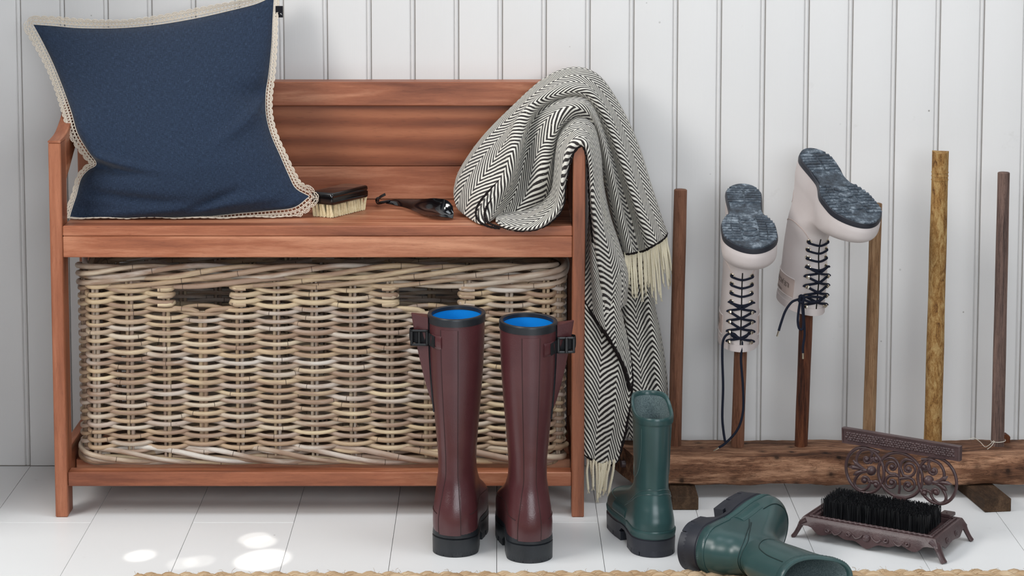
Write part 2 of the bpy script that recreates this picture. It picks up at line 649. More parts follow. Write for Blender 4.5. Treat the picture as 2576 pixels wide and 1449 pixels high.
def rough_timber(name, scale, dark, mid, light, holes=True, contrast=1.0, rough=0.8):
    m = NT(name, rough, 0.25)
    v = m.coords('Object', scale, rand=2.0)
    big = m.noise(v, 1.0, 4, 0.6, 0.8)
    fine = m.noise(v, 7.0, 6, 0.75, 0.3)
    f = m.math('ADD', m.math('MULTIPLY', big, 0.6), m.math('MULTIPLY', fine, 0.4))
    c = m.ramp(f, [(0.35, dark), (0.48, mid), (0.62, light)])
    crack = m.ramp(m.noise(v, 3.0, 4, 0.7, 1.5), [(0.485, gray(1)), (0.498, gray(0.15)), (0.51, gray(1))])
    c = m.mix(0.55 * contrast, c, crack, 'MULTIPLY')
    if holes:
        o = m.coords('Object', (1, 1, 1), rand=1.0)
        vo = m.n('TexVoronoi', {'Vector': o, 'Scale': 34.0})
        d = m.ramp(vo.outputs['Distance'], [(0.09, gray(0.05)), (0.17, gray(0.55)), (0.36, gray(1))])
        c = m.mix(0.85, c, d, 'MULTIPLY')
    m.base(c)
    m.bump(m.math('ADD', fine, m.math('MULTIPLY', crack, 0.5)), 0.7, 0.003)
    return m.m


MAT['beam'] = rough_timber('weathered_beam', (5, 34, 34), sc(62, 40, 29), sc(120, 82, 60), sc(182, 138, 108))
MAT['block'] = rough_timber('dark_oak_block', (34, 8, 34), sc(50, 36, 26), sc(78, 58, 42), sc(104, 80, 60), holes=False)
MAT['dowel_brown'] = rough_timber('brown_dowel', (60, 60, 4), sc(84, 54, 40), sc(118, 78, 58), sc(140, 98, 76), holes=False, contrast=0.4, rough=0.6)
MAT['dowel_red'] = rough_timber('red_brown_dowel', (90, 90, 5), sc(44, 24, 18), sc(96, 54, 36), sc(140, 88, 58), holes=False, rough=0.6)
MAT['dowel_tan'] = rough_timber('tan_dowel', (90, 90, 5), sc(86, 62, 42), sc(140, 106, 76), sc(176, 144, 110), holes=False, contrast=0.6)
MAT['dowel_gold'] = rough_timber('golden_bark_dowel', (130, 130, 45), sc(92, 58, 34), sc(168, 124, 70), sc(206, 172, 116), holes=False, contrast=0.9)
MAT['dowel_grey'] = rough_timber('grey_weathered_dowel', (90, 90, 5), sc(62, 52, 50), sc(116, 94, 86), sc(146, 118, 106), holes=False)
MAT['string'] = plain('thin_cream_string', sc(206, 198, 184), 0.9, 0.1)
MAT['iron'] = plain('brown_cast_iron', sc(66, 48, 49), 0.38, 0.5, 300, 0.35, 0.0008, col2=sc(80, 60, 60), cscale=40)
MAT['bristle'] = plain('black_nylon_bristle', sc(14, 15, 18), 0.45, 0.4)


def jute():
    m = NT('braided_jute', 0.85, 0.2)
    uv = m.coords('UV', (1, 1, 1))
    oi = m.n('ObjectInfo')
    sep = m.n('SeparateXYZ', {0: uv})
    cu = m.n('CombineXYZ', {0: m.math('ADD', m.math('MULTIPLY', sep.outputs[0], 22.0), m.math('MULTIPLY', oi.outputs['Random'], 50.0)), 1: m.math('MULTIPLY', sep.outputs[1], 26.0), 2: 0.0})
    f = m.noise(cu.outputs[0], 1.0, 5, 0.7, 0.4)
    big = m.noise(m.n('Mapping', {'Vector': uv, 'Scale': (18, 1, 1)}).outputs[0], 1.0, 2)
    k = m.math('ADD', m.math('MULTIPLY', f, 0.65), m.math('MULTIPLY', big, 0.35))
    m.base(m.ramp(k, [(0.30, sc(112, 84, 60)), (0.46, sc(186, 154, 118)), (0.66, sc(228, 208, 178))]))
    m.bump(f, 0.8, 0.002)
    return m.m


MAT['jute'] = jute()


# ---------------------------------------------------------------- the room
PITCH = (PY(2473.1, 0, 0).x - PY(45.4, 0, 0).x) / 22
X_FIRST = PY(45.4, 0, 0).x
wall = struct('wall_back', (0, 0, 0), 'off-white tongue and groove panelled wall')
mb = MB()
mb.cbox((-1.4, 0.0052, -0.02), (1.5, 0.03, 1.7), 0.001)
mb.build('backing', MAT['joint'], wall)
BW = PITCH
prof = [(0.0006, 0.008), (0.0006, -0.0004), (0.0016, -0.0020), (0.0030, -0.0026), (BW - 0.0100, -0.0026), (BW - 0.0088, -0.0020),
        (BW - 0.0078, 0.0004), (BW - 0.0068, -0.0012), (BW - 0.0054, -0.0025), (BW - 0.0034, -0.0025), (BW - 0.0020, -0.0012), (BW - 0.0008, 0.0004), (BW - 0.0006, 0.008)]
mb = MB()
n = len(prof)
G = np.array([[(x, y, z) for x, y in prof] for z in (0.0015, 0.4, 0.8, 1.7)])
mb.grid(G)
proto = mb.build('panel', MAT['wall_paint'], None, sharp=25)
for k in range(-5, 30):
    o = proto if k == -5 else proto.copy()
    if k != -5:
        C.objects.link(o)
    o.location = (X_FIRST + k * PITCH + 0.0035, 0.0026 + random.uniform(-0.0004, 0.0004), random.uniform(-0.0006, 0.0006))
    o.parent = wall

floor = struct('floor', (0, 0, 0), 'white painted floorboards')
mb = MB()
mb.cbox((-1.6, -3.6, -0.05), (1.7, 0.05, -0.019), 0.001)
mb.build('underlay', MAT['gap'], floor)
xj = PZ(1002, 1263, 0).x
FW = (PZ(1499, 1263, 0).x - PZ(508, 1263, 0).x) / 4
protos = {}


def plank(length):
    key = round(length, 2)
    if key not in protos:
        mb = MB()
        mb.cbox((0.0004, 0.0006, -0.018), (FW - 0.0004, length - 0.0006, 0), 0.0003)
        o = mb.build('plank', MAT['floor_paint'], None, sharp=30)
        protos[key] = o
        return o
    o = protos[key].copy()
    C.objects.link(o)
    return o


rf = random.Random(3)
for k in range(-7, 7):
    y = 0.0
    first = True
    while y > -3.2:
        L = rf.choice((0.34, 0.62, 0.9, 1.2)) if first else rf.choice((0.9, 1.2))
        if k == -2 and first:
            L = 0.34
        first = False
        o = plank(L)
        o.location = (xj + k * FW, y - L, rf.uniform(-0.0003, 0.0))
        o.parent = floor
        y -= L
# added unseen blocker left of the picture: keeps the window light off the corner
wl = struct('light_blocker', (0, 0, 0))
mb = MB()
mb.cbox((-0.98, -0.45, 0.0), (-0.93, -0.002, 2.7), 0.002)
mb.build('blocker_face', MAT['wall_paint'], wl)


# ---------------------------------------------------------------- bench
YF = -0.311
XL = PY(139.8, 1301, YF).x
XR = PY(1469, 1301, YF).x
PWD = 0.0200
ZS = PY(800, 569, YF).z          # seat top
ZN = PY(800, 595, YF).z          # bottom of the nosing
ZA = PY(800, 648, YF).z          # bottom of the apron
ZT = PY(145, 360, YF).z          # front post top
YB = -0.035
bench = thing('storage_bench', 'reddish teak bench with high back and curved arms, holding a wicker basket', 'bench', (0, -0.2, 0))


def add(name, lo, hi, m, b=0.0012, parent=bench):
    mb = MB()
    mb.cbox(lo, hi, b)
    return mb.build(name, MAT[m], parent, sharp=25)


for x0 in (XL, XR - PWD):
    # front post with a chamfered foot
    mb = MB()
    o = mb.cbox((x0, YF, 0.0), (x0 + PWD, YF + 0.048, ZT), 0.0014)
    mb.build('post', MAT['teak_z'], bench, sharp=25)
    add('rear_post', (x0, YB - 0.012, 0.0), (x0 + PWD, -0.004, 0.655), 'teak_z')
    add('side_rail', (x0 + 0.002, YF + 0.048, 0.052), (x0 + PWD - 0.002, YB - 0.012, 0.104), 'teak_y')
    add('side_apron', (x0 + 0.002, YF + 0.048, ZA), (x0 + PWD - 0.002, YB - 0.012, ZN), 'teak_y')
    # arm: flat over the post, then sweeping up to the back
    top = [(YF - 0.001, ZT), (YF + 0.045, ZT + 0.003), (YF + 0.075, ZT + 0.009), (YF + 0.115, ZT + 0.024), (YF + 0.155, ZT + 0.044), (YF + 0.195, ZT + 0.056), (YF + 0.24, ZT + 0.060), (YB - 0.012, ZT + 0.060)]
    bot = [(YB - 0.012, ZT + 0.014), (YF + 0.225, ZT + 0.006), (YF + 0.165, ZT - 0.010), (YF + 0.12, ZT - 0.030), (YF + 0.075, ZT - 0.052), (YF + 0.046, ZT - 0.064)]
    tc = spline([(0, y, z) for y, z in top], 26)[:, 1:]
    bc = spline([(0, y, z) for y, z in bot], 22)[:, 1:]
    front = [(YF + 0.045, ZT - 0.02), (YF - 0.001, ZT - 0.02)] if False else [(YF + 0.0485, ZT - 0.0005), (YF - 0.0, ZT - 0.0002)]
    mb = MB()
    out = [tuple(p) for p in tc[1:]] + [tuple(p) for p in bc] + [(YF + 0.0485, ZT + 0.0002)]
    out = [(YF - 0.0005, ZT + 0.0004), (YF - 0.0005, ZT + 0.004)] + [(y, z + 0.004) for y, z in out[:-1]][0:len(tc) - 1] + [tuple(p) for p in bc] + [(YF + 0.0485, ZT + 0.0004)]
    mb.prism(out, 0, x0 - 0.0003, x0 + PWD + 0.0003, 0.001)
    mb.build('arm', MAT['teak_y'], bench, sharp=30)
xi0, xi1 = XL + PWD, XR - PWD
ys = [YF + 0.001, YF + 0.078, YF + 0.155, YF + 0.225, YB - 0.002]
for i in range(4):
    add('seat_board', (xi0 + 0.0004, ys[i] + 0.0001, ZN + 0.0006), (xi1 - 0.0004, ys[i + 1] - 0.0001, ZS), 'teak_x', 0.0007 if i else 0.0014)
add('apron', (xi0 + 0.0004, YF + 0.0015, ZA), (xi1 - 0.0004, YF + 0.022, ZN), 'teak_x', 0.0012)
add('rear_apron', (xi0, YB - 0.012, ZA), (xi1, -0.006, ZN), 'teak_x')
add('front_rail', (xi0 + 0.0004, YF + 0.004, PY(800, 1225, YF).z), (xi1 - 0.0004, YF + 0.034, PY(800, 1190, YF).z), 'teak_x', 0.0012)
zr0, zr1 = PY(800, 1225, YF).z, PY(800, 1190, YF).z
add('rear_rail', (xi0, YB - 0.012, zr0), (xi1, -0.006, zr1), 'teak_x')
for yy in (YF + 0.085, YF + 0.17):
    add('basket_slat', (xi0, yy, zr0 + 0.004), (xi1, yy + 0.035, zr1), 'teak_x')
zt0, zt1, zj = PY(900, 206, YB - 0.012).z, PY(900, 267, YB - 0.012).z, PY(900, 418, YB).z
add('top_rail', (XL, YB - 0.012, zt1), (XR, -0.006, zt0), 'teak_x', 0.0018)
add('back_board', (xi0, YB, zj + 0.0004), (xi1, -0.010, zt1), 'teak_figured', 0.0008)
add('back_board', (xi0, YB, ZS), (xi1, -0.010, zj - 0.0004), 'teak_x', 0.0008)


# ---------------------------------------------------------------- wicker basket under the seat
basket = thing('wicker_basket', 'long grey-brown woven rattan basket with two hand holes, filling the bench', 'basket', (-0.27, -0.165, zr1))
rb = random.Random(11)
YC = -0.272
COLS = [242, 327, 419, 511, 603, 697, 791, 888, 981, 1077, 1176, 1281, 1373]
fx = [PY(p, 900, YC).x for p in COLS]
xl_, xr_ = fx[0] - 0.022, fx[-1] + 0.021
YBK = -0.058
loop = [(x, YC) for x in fx] + [(xr_, YC + 0.020)] + [(xr_ + 0.004, y) for y in (-0.220, -0.182, -0.144, -0.106)] + [(xr_, YBK - 0.016)] \
    + [(x, YBK) for x in fx[::-1]] + [(xl_, YBK - 0.016)] + [(xl_ - 0.004, y) for y in (-0.106, -0.144, -0.182, -0.220)] + [(xl_, YC + 0.020)]
NS = len(loop)
K8 = 8


def dense_loop():
    P = np.array(loop)
    out = []
    for i in range(NS):
        a, b, c, d = P[i - 1], P[i], P[(i + 1) % NS], P[(i + 2) % NS]
        t = np.linspace(0, 1, K8, endpoint=False)[:, None]
        out.append(0.5 * (2 * b + (c - a) * t + (2 * a - 5 * b + 4 * c - d) * t ** 2 + (3 * b - 3 * c + d - a) * t ** 3))
    out = np.vstack(out)
    t = nrm(np.roll(out, -1, 0) - np.roll(out, 1, 0))
    return out, np.stack([t[:, 1], -t[:, 0]], 1)


LP, LN = dense_loop()
NL = len(LP)
S_ = np.arange(NL) / K8
ZROW = [PY(242, 719 + 9.63 * r, YC - 0.008).z for r in range(44)]
OFF = 0.0068


def row_pt(i, r):
    """point of row r at (fractional) loop sample i."""
    i = i % NL
    a = int(math.floor(i)) % NL
    f = i - math.floor(i)
    p = LP[a] * (1 - f) + LP[(a + 1) % NL] * f
    nn = LN[a] * (1 - f) + LN[(a + 1) % NL] * f
    c = math.cos(math.pi * (i / K8)) * (1 if r % 2 == 0 else -1)
    c = math.copysign(abs(c) ** 0.75, c)
    q = p + nn * OFF * c
    return (q[0], q[1], ZROW[r] - 0.0026 * c + jit[r] * math.sin(i * 0.21 + r * 1.7))


jit = [rb.uniform(0.0002, 0.0011) for _ in range(44)]


def rod(pts, r0, name='rod', n=8):
    mb = MB()
    P = np.array(pts)
    R = np.full(len(P), r0) * (1 + 0.05 * np.sin(np.linspace(0, rb.uniform(5, 14), len(P)) + rb.uniform(0, 6)))
    R[0] *= 0.8
    R[-1] *= 0.8
    mb.tube(P, R, n=n)
    o = mb.build(name, MAT['rattan'], basket, fix=False, sharp=60)
    return o


def hook(stake, r, direction):
    """rod end turned round the stake at the side of a hand hole; direction +1 = hole lies to the right."""
    i = stake * K8
    c = 1 if (stake + r) % 2 == 0 else -1
    p = np.array(row_pt(i, r))
    d = direction
    return [tuple(p + np.array([d * 0.0075, 0, 0.0])), tuple(p + np.array([d * 0.0130, c * OFF, 0.0004])),
            tuple(p + np.array([d * 0.0075, 2 * c * OFF, -0.0018])), tuple(p + np.array([-d * 0.012, 2 * c * OFF, -0.0026]))]


for r in range(44):
    par = 0 if r % 2 == 0 else 1                 # stakes where this row lies in front
    rad = rb.uniform(0.0035, 0.0042)
    if r < 6:
        spans = [(-K8, 2, None, 1), (4, 8, -1, 1), (10, 13, -1, None)]
        for a, b, ha, hb in spans:
            ia = -K8 if ha is None else a * K8
            ib = (13 * K8) if hb is None else b * K8
            pts = [row_pt(i, r) for i in range(ia, ib + 1)]
            if ha:
                pts = hook(a, r, -1)[::-1] + pts
            if hb:
                pts = pts + hook(b, r, 1)
            pts = [tuple(p) for p in spline(pts[::2] if len(pts) > 60 else pts, len(pts))]
            rod(pts, rad)
    else:
        cuts = [k for k in range(1, 12) if k % 2 != par]
        c1 = rb.choice([k for k in cuts if 2 <= k <= 5])
        c2 = rb.choice([k for k in cuts if 6 <= k <= 10])
        for a, b in ((-1, c1), (c1, c2), (c2, 13)):
            ea = 0 if a == -1 else rb.randint(1, 3)
            eb = 0 if b == 13 else rb.randint(1, 3)
            rod([row_pt(i, r) for i in range(a * K8 - ea, b * K8 + eb + 1)], rad * rb.uniform(0.94, 1.05))
    rod([row_pt(i, r) for i in range(13 * K8, (NS - 1) * K8 + 1, 2)], rad, n=6)

# stakes, two and two
ZRIM = PY(700, 700, YC).z
ZBOT = PY(700, 1150, YC).z
for k in range(NS):
    x, y = loop[k]
    t = LN[k * K8]
    tx = np.array([-t[1], t[0]])
    for sgn in (-1, 1):
        bx, by = x + tx[0] * sgn * 0.0036, y + tx[1] * sgn * 0.0036
        r0 = rb.uniform(0.0028, 0.0036)
        if k in (3, 9):
            dx = sgn * (1 if tx[0] > 0 else -1)
            zb = PY(511, 782, YC).z
            pts = [(bx, by, ZBOT), (bx, by, zb - 0.03), (bx, by - 0.001, zb - 0.010), (bx + dx * 0.0035, by - 0.004, zb - 0.001), (bx + dx * 0.012, by - 0.006, zb + 0.003),
                   (bx + dx * 0.030, by - 0.006, zb + 0.005), (bx + dx * 0.047, by - 0.002, zb + 0.005), (bx + dx * 0.056, by + 0.006, zb + 0.003)]
            rod(spline(pts, 34), 0.0040, 'stake')
        else:
            zz = np.linspace(ZBOT, ZRIM, 8)
            rod([(bx + rb.uniform(-.0004, .0004), by, z) for z in zz], r0, 'stake')


def rope(zc, nst, rh, rrod, pitch, out, hand, rz=1.0):
    """canes twisted round one another along the basket's edge, one object for each length of cane."""
    L = np.concatenate([[0], np.cumsum(np.linalg.norm(np.diff(np.vstack([LP, LP[:1]]), axis=0), axis=1))])
    total = L[-1]
    npitch = max(1, round(total / pitch))
    pitch = total / npitch

    def at(s):
        s = s % total
        i = np.interp(s, L, np.arange(NL + 1))
        a = int(i) % NL
        f = i - int(i)
        return LP[a] * (1 - f) + LP[(a + 1) % NL] * f, LN[a] * (1 - f) + LN[(a + 1) % NL] * f
    for q in range(nst):
        for j in range(npitch):
            pts = []
            rad = rrod * rb.uniform(0.86, 1.12)
            lo, hi = -math.pi * 1.12, math.pi * 1.12
            wob = rb.uniform(-0.0012, 0.0012)
            for th in np.linspace(lo, hi, 40):
                s = (j + q / nst + th / (2 * math.pi)) * pitch
                p, nn = at(s)
                o = out + rh * math.cos(th)
                pts.append((p[0] + nn[0] * o, p[1] + nn[1] * o, zc + wob + hand * rh * rz * math.sin(th)))
            rod(pts, rad, 'cane')


rope(PY(700, 684, YC).z, 4, 0.0085, 0.0048, 0.32, 0.0015, 1, 1.1)
rope(PY(700, 709, YC).z, 3, 0.0066, 0.0041, 0.30, 0.0020, 1, 1.0)
rope(PY(700, 1143, YC).z, 4, 0.0092, 0.0047, 0.34, 0.0015, -1, 1.25)
rope(zr1 + 0.0115, 3, 0.0052, 0.0044, 0.40, -0.002, -1, 1.0)
mb = MB()
mb.cbox((fx[0], YC + 0.012, zr1 + 0.001), (fx[-1], YBK - 0.012, zr1 + 0.012), 0.003)
mb.build('basket_base', MAT['rattan'], basket)


# ---------------------------------------------------------------- navy cushion with lace trim
cushion = thing('cushion', 'large square navy linen cushion with cream lace edging, leaning in the corner of the bench', 'cushion', (-0.52, -0.18, ZS))
top_px = [(84, 62), (140, 66), (200, 71), (300, 71), (400, 62), (500, 45), (600, 22), (650, 8), (690, -12)]
right_px = [(690, -12), (686, 50), (683, 110), (676, 180), (668, 240), (669, 290), (682, 340), (705, 392), (726, 440), (744, 474), (778, 494)]
bot_px = [(172, 562), (230, 561), (300, 557), (400, 551), (500, 546), (600, 536), (680, 529), (740, 521), (778, 494)]
left_px = [(84, 62), (105, 100), (130, 150), (155, 210), (180, 280), (196, 335), (222, 380), (243, 412), (222, 428), (204, 450), (193, 490), (180, 530), (172, 562)]
zc_ = ZS


def cush_Y(px, py):
    t = max(0.0, min(1.1, (560 - py) / 560.0))
    return -0.240 + 0.175 * t ** 1.15


NU, NV = 72, 72


def spl2(pts, n):
    return spline([(a, b, 0) for a, b in pts], n)[:, :2]


Tp, Bp, Lp, Rp = spl2(top_px, NU + 1), spl2(bot_px, NU + 1), spl2(left_px, NV + 1), spl2(right_px, NV + 1)
fr_, bk_ = np.zeros((NU + 1, NV + 1, 3)), np.zeros((NU + 1, NV + 1, 3))
nz = np.random.default_rng(5)
for i in range(NU + 1):
    for j in range(NV + 1):
        u, v = i / NU, j / NV
        p = (1 - v) * Tp[i] + v * Bp[i] + (1 - u) * Lp[j] + u * Rp[j] \
            - ((1 - u) * (1 - v) * Tp[0] + u * (1 - v) * Tp[-1] + (1 - u) * v * Bp[0] + u * v * Bp[-1])
        Y = cush_Y(*p)
        Y -= 0.045 * math.exp(-(u / 0.16) ** 2) * math.exp(-((v - 0.52) / 0.20) ** 2)
        e = (4 * u * (1 - u)) ** 0.62 * (4 * v * (1 - v)) ** 0.62
        bulge = 0.066 * e
        # creases: by the pinch on the left edge, the lower belly and the right edge
        du, dv = u - 0.02, v - 0.70
        cr = -0.010 * math.exp(-((dv - 0.10 * du) / 0.030) ** 2) * math.exp(-(du / 0.22) ** 2)
        cr += 0.007 * math.exp(-((dv + 0.07 - 0.22 * du) / 0.034) ** 2) * math.exp(-(du / 0.26) ** 2)
        cr += -0.006 * math.exp(-((v - 0.86 - 0.10 * (u - 0.2)) / 0.025) ** 2) * math.exp(-((u - 0.22) / 0.2) ** 2)
        cr += -0.006 * math.exp(-((v - 0.90 + 0.35 * (u - 0.62)) / 0.022) ** 2) * math.exp(-((u - 0.62) / 0.12) ** 2)
        cr += -0.008 * math.exp(-((v - 0.42 - 0.30 * (u - 0.95)) / 0.05) ** 2) * math.exp(-((u - 0.97) / 0.13) ** 2)
        cr += 0.005 * math.exp(-((v - 0.52 + 0.4 * (u - 0.9)) / 0.035) ** 2) * math.exp(-((u - 0.88) / 0.14) ** 2)
        cr += 0.0022 * math.sin(v * 46 + 5 * u) * math.exp(-((v - 0.93) / 0.06) ** 2)
        cr += -0.004 * math.exp(-((u - 0.60 - 0.02 * v) / 0.012) ** 2) * math.exp(-((v - 0.55) / 0.3) ** 2) * 0.35
        q = PY(p[0], p[1], Y)
        fr_[i, j] = (q.x, Y - bulge - 1.7 * cr * min(1, e * 3), q.z)
        bk_[i, j] = (q.x, min(Y + 0.05 * e, YB - 0.014), q.z)
for arr in (fr_, bk_):
    arr[:, :, 2] = np.maximum(arr[:, :, 2], ZS + 0.003)
mb = MB()
sz = 0.40
uvs = ([i / NU * sz for i in range(NU + 2)], [j / NV * sz for j in range(NV + 2)])
mb.grid(fr_, uv=uvs)
mb.grid(bk_, uv=uvs, flip=True)
mb.build('cover', MAT['linen'], cushion, fix=True, sharp=75)

# lace: threads worked into a ladder, a mesh ground and a scalloped border
edge = np.vstack([fr_[:, 0], fr_[-1, 1:], fr_[::-1, -1][1:], fr_[0, ::-1][1:-1]])
edge = np.vstack([spline(edge, 900, closed=True)])
ne = len(edge)
tg = nrm(np.roll(edge, -3, 0) - np.roll(edge, 3, 0))
cen = edge.mean(0)
outd = np.stack([-tg[:, 2], np.zeros(ne), tg[:, 0]], 1)
sg = np.sign(np.sum(outd * (edge - cen), 1))
outd *= np.median(sg)
for _ in range(6):
    outd = nrm(outd + np.roll(outd, 1, 0) + np.roll(outd, -1, 0))
seg = np.linalg.norm(np.roll(edge, -1, 0) - edge, axis=1)
s_e = np.concatenate([[0], np.cumsum(seg)])
tot = s_e[-1]


def lace_pt(s, t):
    """point of the lace strip: s along the seam, t outward (metres); the strip ripples and lies flat on the seat."""
    s = s % tot
    i = np.searchsorted(s_e, s, side='right') - 1
    i = int(min(max(i, 0), ne - 1))
    f = (s - s_e[i]) / max(seg[i], 1e-9)
    p = edge[i] * (1 - f) + edge[(i + 1) % ne] * f
    o = outd[i] * (1 - f) + outd[(i + 1) % ne] * f
    wd = 0.80 + 0.20 * math.sin(s * 9.0) + 0.12 * math.sin(s * 23.0 + 1)
    q = p + o * t * wd
    y = 0.003 * math.sin(s * 31) * t / 0.018 - 0.004 * t / 0.018
    z = q[2]
    if z < ZS + 0.0022:
        y -= (ZS + 0.0022 - z) * 0.9
        z = ZS + 0.0022 + 0.002 * abs(math.sin(s * 40))
    return (q[0], min(q[1] + y, -0.006), z)


mb = MB()
st = 0.0062
nr = int(tot / st)
st = tot / nr
TR = 0.00055


def thread(pts, r=TR, n=4, closed=False):
    mb.tube(pts, r, n=n, caps=False, closed=closed)


for t, r in ((0.0008, 0.0009), (0.0052, 0.0008), (0.0075, 0.0005)):
    thread([lace_pt(k * st / 2, t) for k in range(nr * 2)], r, closed=True)
for k in range(nr):
    s = k * st
    thread([lace_pt(s, 0.0008), lace_pt(s, 0.0052)], 0.0008)
    # mesh ground between the ladder and the scallops
    for a, b in ((0, 1), (1, 0)):
        thread([lace_pt(s + a * st, 0.0052), lace_pt(s + st / 2, 0.0085), lace_pt(s + b * st, 0.0118)], 0.0006)
    thread([lace_pt(s, 0.0118), lace_pt(s + st / 2, 0.0126), lace_pt(s + st, 0.0118)], 0.0007)
    thread([lace_pt(s + st * .5, 0.0055), lace_pt(s + st * .5, 0.0118)], 0.0006)
    if k % 2 == 0:
        th = np.linspace(0, math.pi, 8)
        for hgt, wid, rr in ((0.0052, 1.0, 0.0007), (0.0032, 0.62, 0.0006)):
            thread([lace_pt(s + st - wid * st * math.cos(a), 0.0118 + hgt * math.sin(a)) for a in th], rr)
        for q in (0.35, 0.7, 1.0, 1.3, 1.65):
            thread([lace_pt(s + q * st, 0.0118), lace_pt(s + (1 + (q - 1) * 1.1) * st, 0.0165)], 0.0005)
mb.build('lace_trim', MAT['lace'], cushion, fix=False, sharp=60)
tagm = MB()
c0 = PY(699, 15, cush_Y(690, 30) - 0.001)
c1 = PY(712, 44, cush_Y(690, 30) - 0.001)
tagm.cbox((c0.x - 0.004, c0.y - 0.0006, c1.z), (c1.x, c0.y + 0.0006, c0.z), 0.0003)
lb = tagm.build('label_tag', MAT['label_black'], cushion)
lb['label'] = 'small black woven label'
mk = MB()
e0 = PY(705, 35, c0.y - 0.001)
mk.tube([e0, e0 + Vector((0.0020, 0, 0.0012)), e0 + Vector((0.0010, 0, 0.0000)), e0 + Vector((0.0026, 0, -0.0016))], 0.0004, n=5)
mk.build('stitched_mark', MAT['white_thread'], lb, fix=False)

# ---------------------------------------------------------------- shoe brush
bc = PZ(846, 538, ZS)
ang = math.radians(24)
d1 = PZ(560 / 5.855 + 740, 640 / 5.855 + 440, ZS)      # near right-hand foot of the bristles
d2 = PZ(205 / 5.855 + 740, 612 / 5.855 + 440, ZS)      # near left-hand foot
d3 = PZ(1058 / 5.855 + 740, 515 / 5.855 + 440, ZS)     # far right foot
ex = (d3 - d1)
LB = ex.length
ex.normalize()
ey = Vector((-ex.y, ex.x, 0))
WB = 0.040
brush = thing('shoe_brush', 'black lacquered shoe brush with cream bristles, lying beside the cushion', 'brush', tuple(d1 + ex * LB / 2 + ey * WB / 2))


def bfr(p):
    q = d1 + ex * p[0] + ey * p[1]
    return (q.x, q.y, ZS + p[2])


mb = MB()
hb, ht = 0.0215, 0.0425
LBx = LB
out = []
rc = 0.012
oy0, oy1, ox0, ox1 = -0.003, WB + 0.003, -0.004, LBx + 0.006
for cx_, cy_, a0 in ((ox1 - rc, oy1 - rc, 0), (ox0 + rc, oy1 - rc, 90), (ox0 + rc * .3, oy0 + rc * .3, 180), (ox1 - rc * .5, oy0 + rc * .5, 270)):
    rr = {0: rc, 90: rc, 180: rc * .3, 270: rc * .5}[a0]
    for a in np.linspace(a0, a0 + 90, 8):
        out.append((cx_ + rr * math.cos(math.radians(a)), cy_ + rr * math.sin(math.radians(a))))
out = np.array(out)
cc = out.mean(0)
lev = [(0.0, 0.93), (0.0015, 0.985), (0.004, 1.0), (0.0105, 1.0), (0.0115, 0.965), (0.0125, 0.965), (0.0135, 0.995), (0.0175, 0.985), (0.0195, 0.955), (0.0205, 0.90)]
G = np.array([[(cc[0] + (x - cc[0]) * k, cc[1] + (y - cc[1]) * k, hb + h) for x, y in out] for h, k in lev])
mb.grid(G, wv=True)
mb.f.append(list(range(len(out))))
mb.uv.append([(0, 0)] * len(out))
b0 = (len(lev) - 1) * len(out)
mb.f.append([b0 + k for k in range(len(out))])
mb.uv.append([(0, 0)] * len(out))
mb.xform(bfr)
mb.build('handle', MAT['lacquer'], brush, sharp=50)
tm = MB()
for q in range(9):
    a = q / 9 * 2 * math.pi
    for rr in (1,):
        tm.tube([(0.0011 * math.cos(a), 0.0011 * math.sin(a), 0.024), (0.0016 * math.cos(a), 0.0016 * math.sin(a), 0.012), (0.0026 * math.cos(a + .1), 0.0026 * math.sin(a + .1), 0.0004 + 0.0012 * (q % 3 == 0))], [0.0010, 0.0011, 0.0010], n=4)
tm.tube([(0, 0, 0.024), (0, 0, 0.0006)], 0.0022, n=6)
tuft0 = tm.build('bristle_tuft', MAT['tuft'], brush, fix=False)
tuft0.data.transform(Matrix.Translation(Vector(brush.location)))     # the tuft's mesh sits about its own origin
first = True
NX, NY = 15, 6
for i in range(NX):
    for j in range(NY):
        o = tuft0 if first else tuft0.copy()
        if not first:
            C.objects.link(o)
        first = False
        fx_, fy_ = i / (NX - 1), j / (NY - 1)
        q = d1 + ex * (0.004 + fx_ * (LBx - 0.008)) + ey * (0.003 + fy_ * (WB - 0.006))
        o.location = Vector((q.x, q.y, ZS)) - Vector(brush.location)
        o.rotation_euler = (math.radians((-7 if j == 0 else 7 if j == NY - 1 else 0) + rb.uniform(-3, 3)), math.radians((-8 if i == 0 else 8 if i == NX - 1 else 0) + rb.uniform(-4, 4)), 0)
        o.rotation_euler.rotate_axis('Z', rb.uniform(0, 6))

# ---------------------------------------------------------------- shoehorn
horn = thing('shoehorn', 'glossy black shoehorn with a leather loop, lying on the seat between brush and throw', 'shoehorn', tuple(PZ(1055, 530, ZS)))
hp = [(972, 508, 0.010), (981, 508, 0.0105), (1000, 509, 0.011), (1025, 512, 0.012), (1053, 517, 0.013), (1082, 523, 0.0138), (1110, 529, 0.0140), (1130, 534, 0.0115), (1140, 538, 0.008)]
hw = [3.0, 7.0, 8.5, 10.5, 13.5, 17, 18.5, 19, 19]
axis_ = []
for px, py, z in hp:
    axis_.append(PZ(px, py, ZS + z))
axis_ = spline(axis_, 30)
wd_ = np.interp(np.linspace(0, 1, 30), np.linspace(0, 1, len(hw)), np.array(hw)) * 0.00066
s30 = np.linspace(0, 1, 30) ** 0.8
axis_ = np.stack([np.interp(s30, np.linspace(0, 1, 30), axis_[:, k]) for k in range(3)], 1)
wd_ = smooth(list(zip(np.linspace(0, 1, len(hw)), [q * 0.00098 for q in hw])), s30) * np.sqrt(np.clip(1 - np.clip((s30 - 0.86) / 0.1401, 0, 1) ** 2, 0, 1))
tt = nrm(np.gradient(axis_, axis=0))
dirw = np.array([0.22, 0.76, 0.62])
topg, botg = [], []
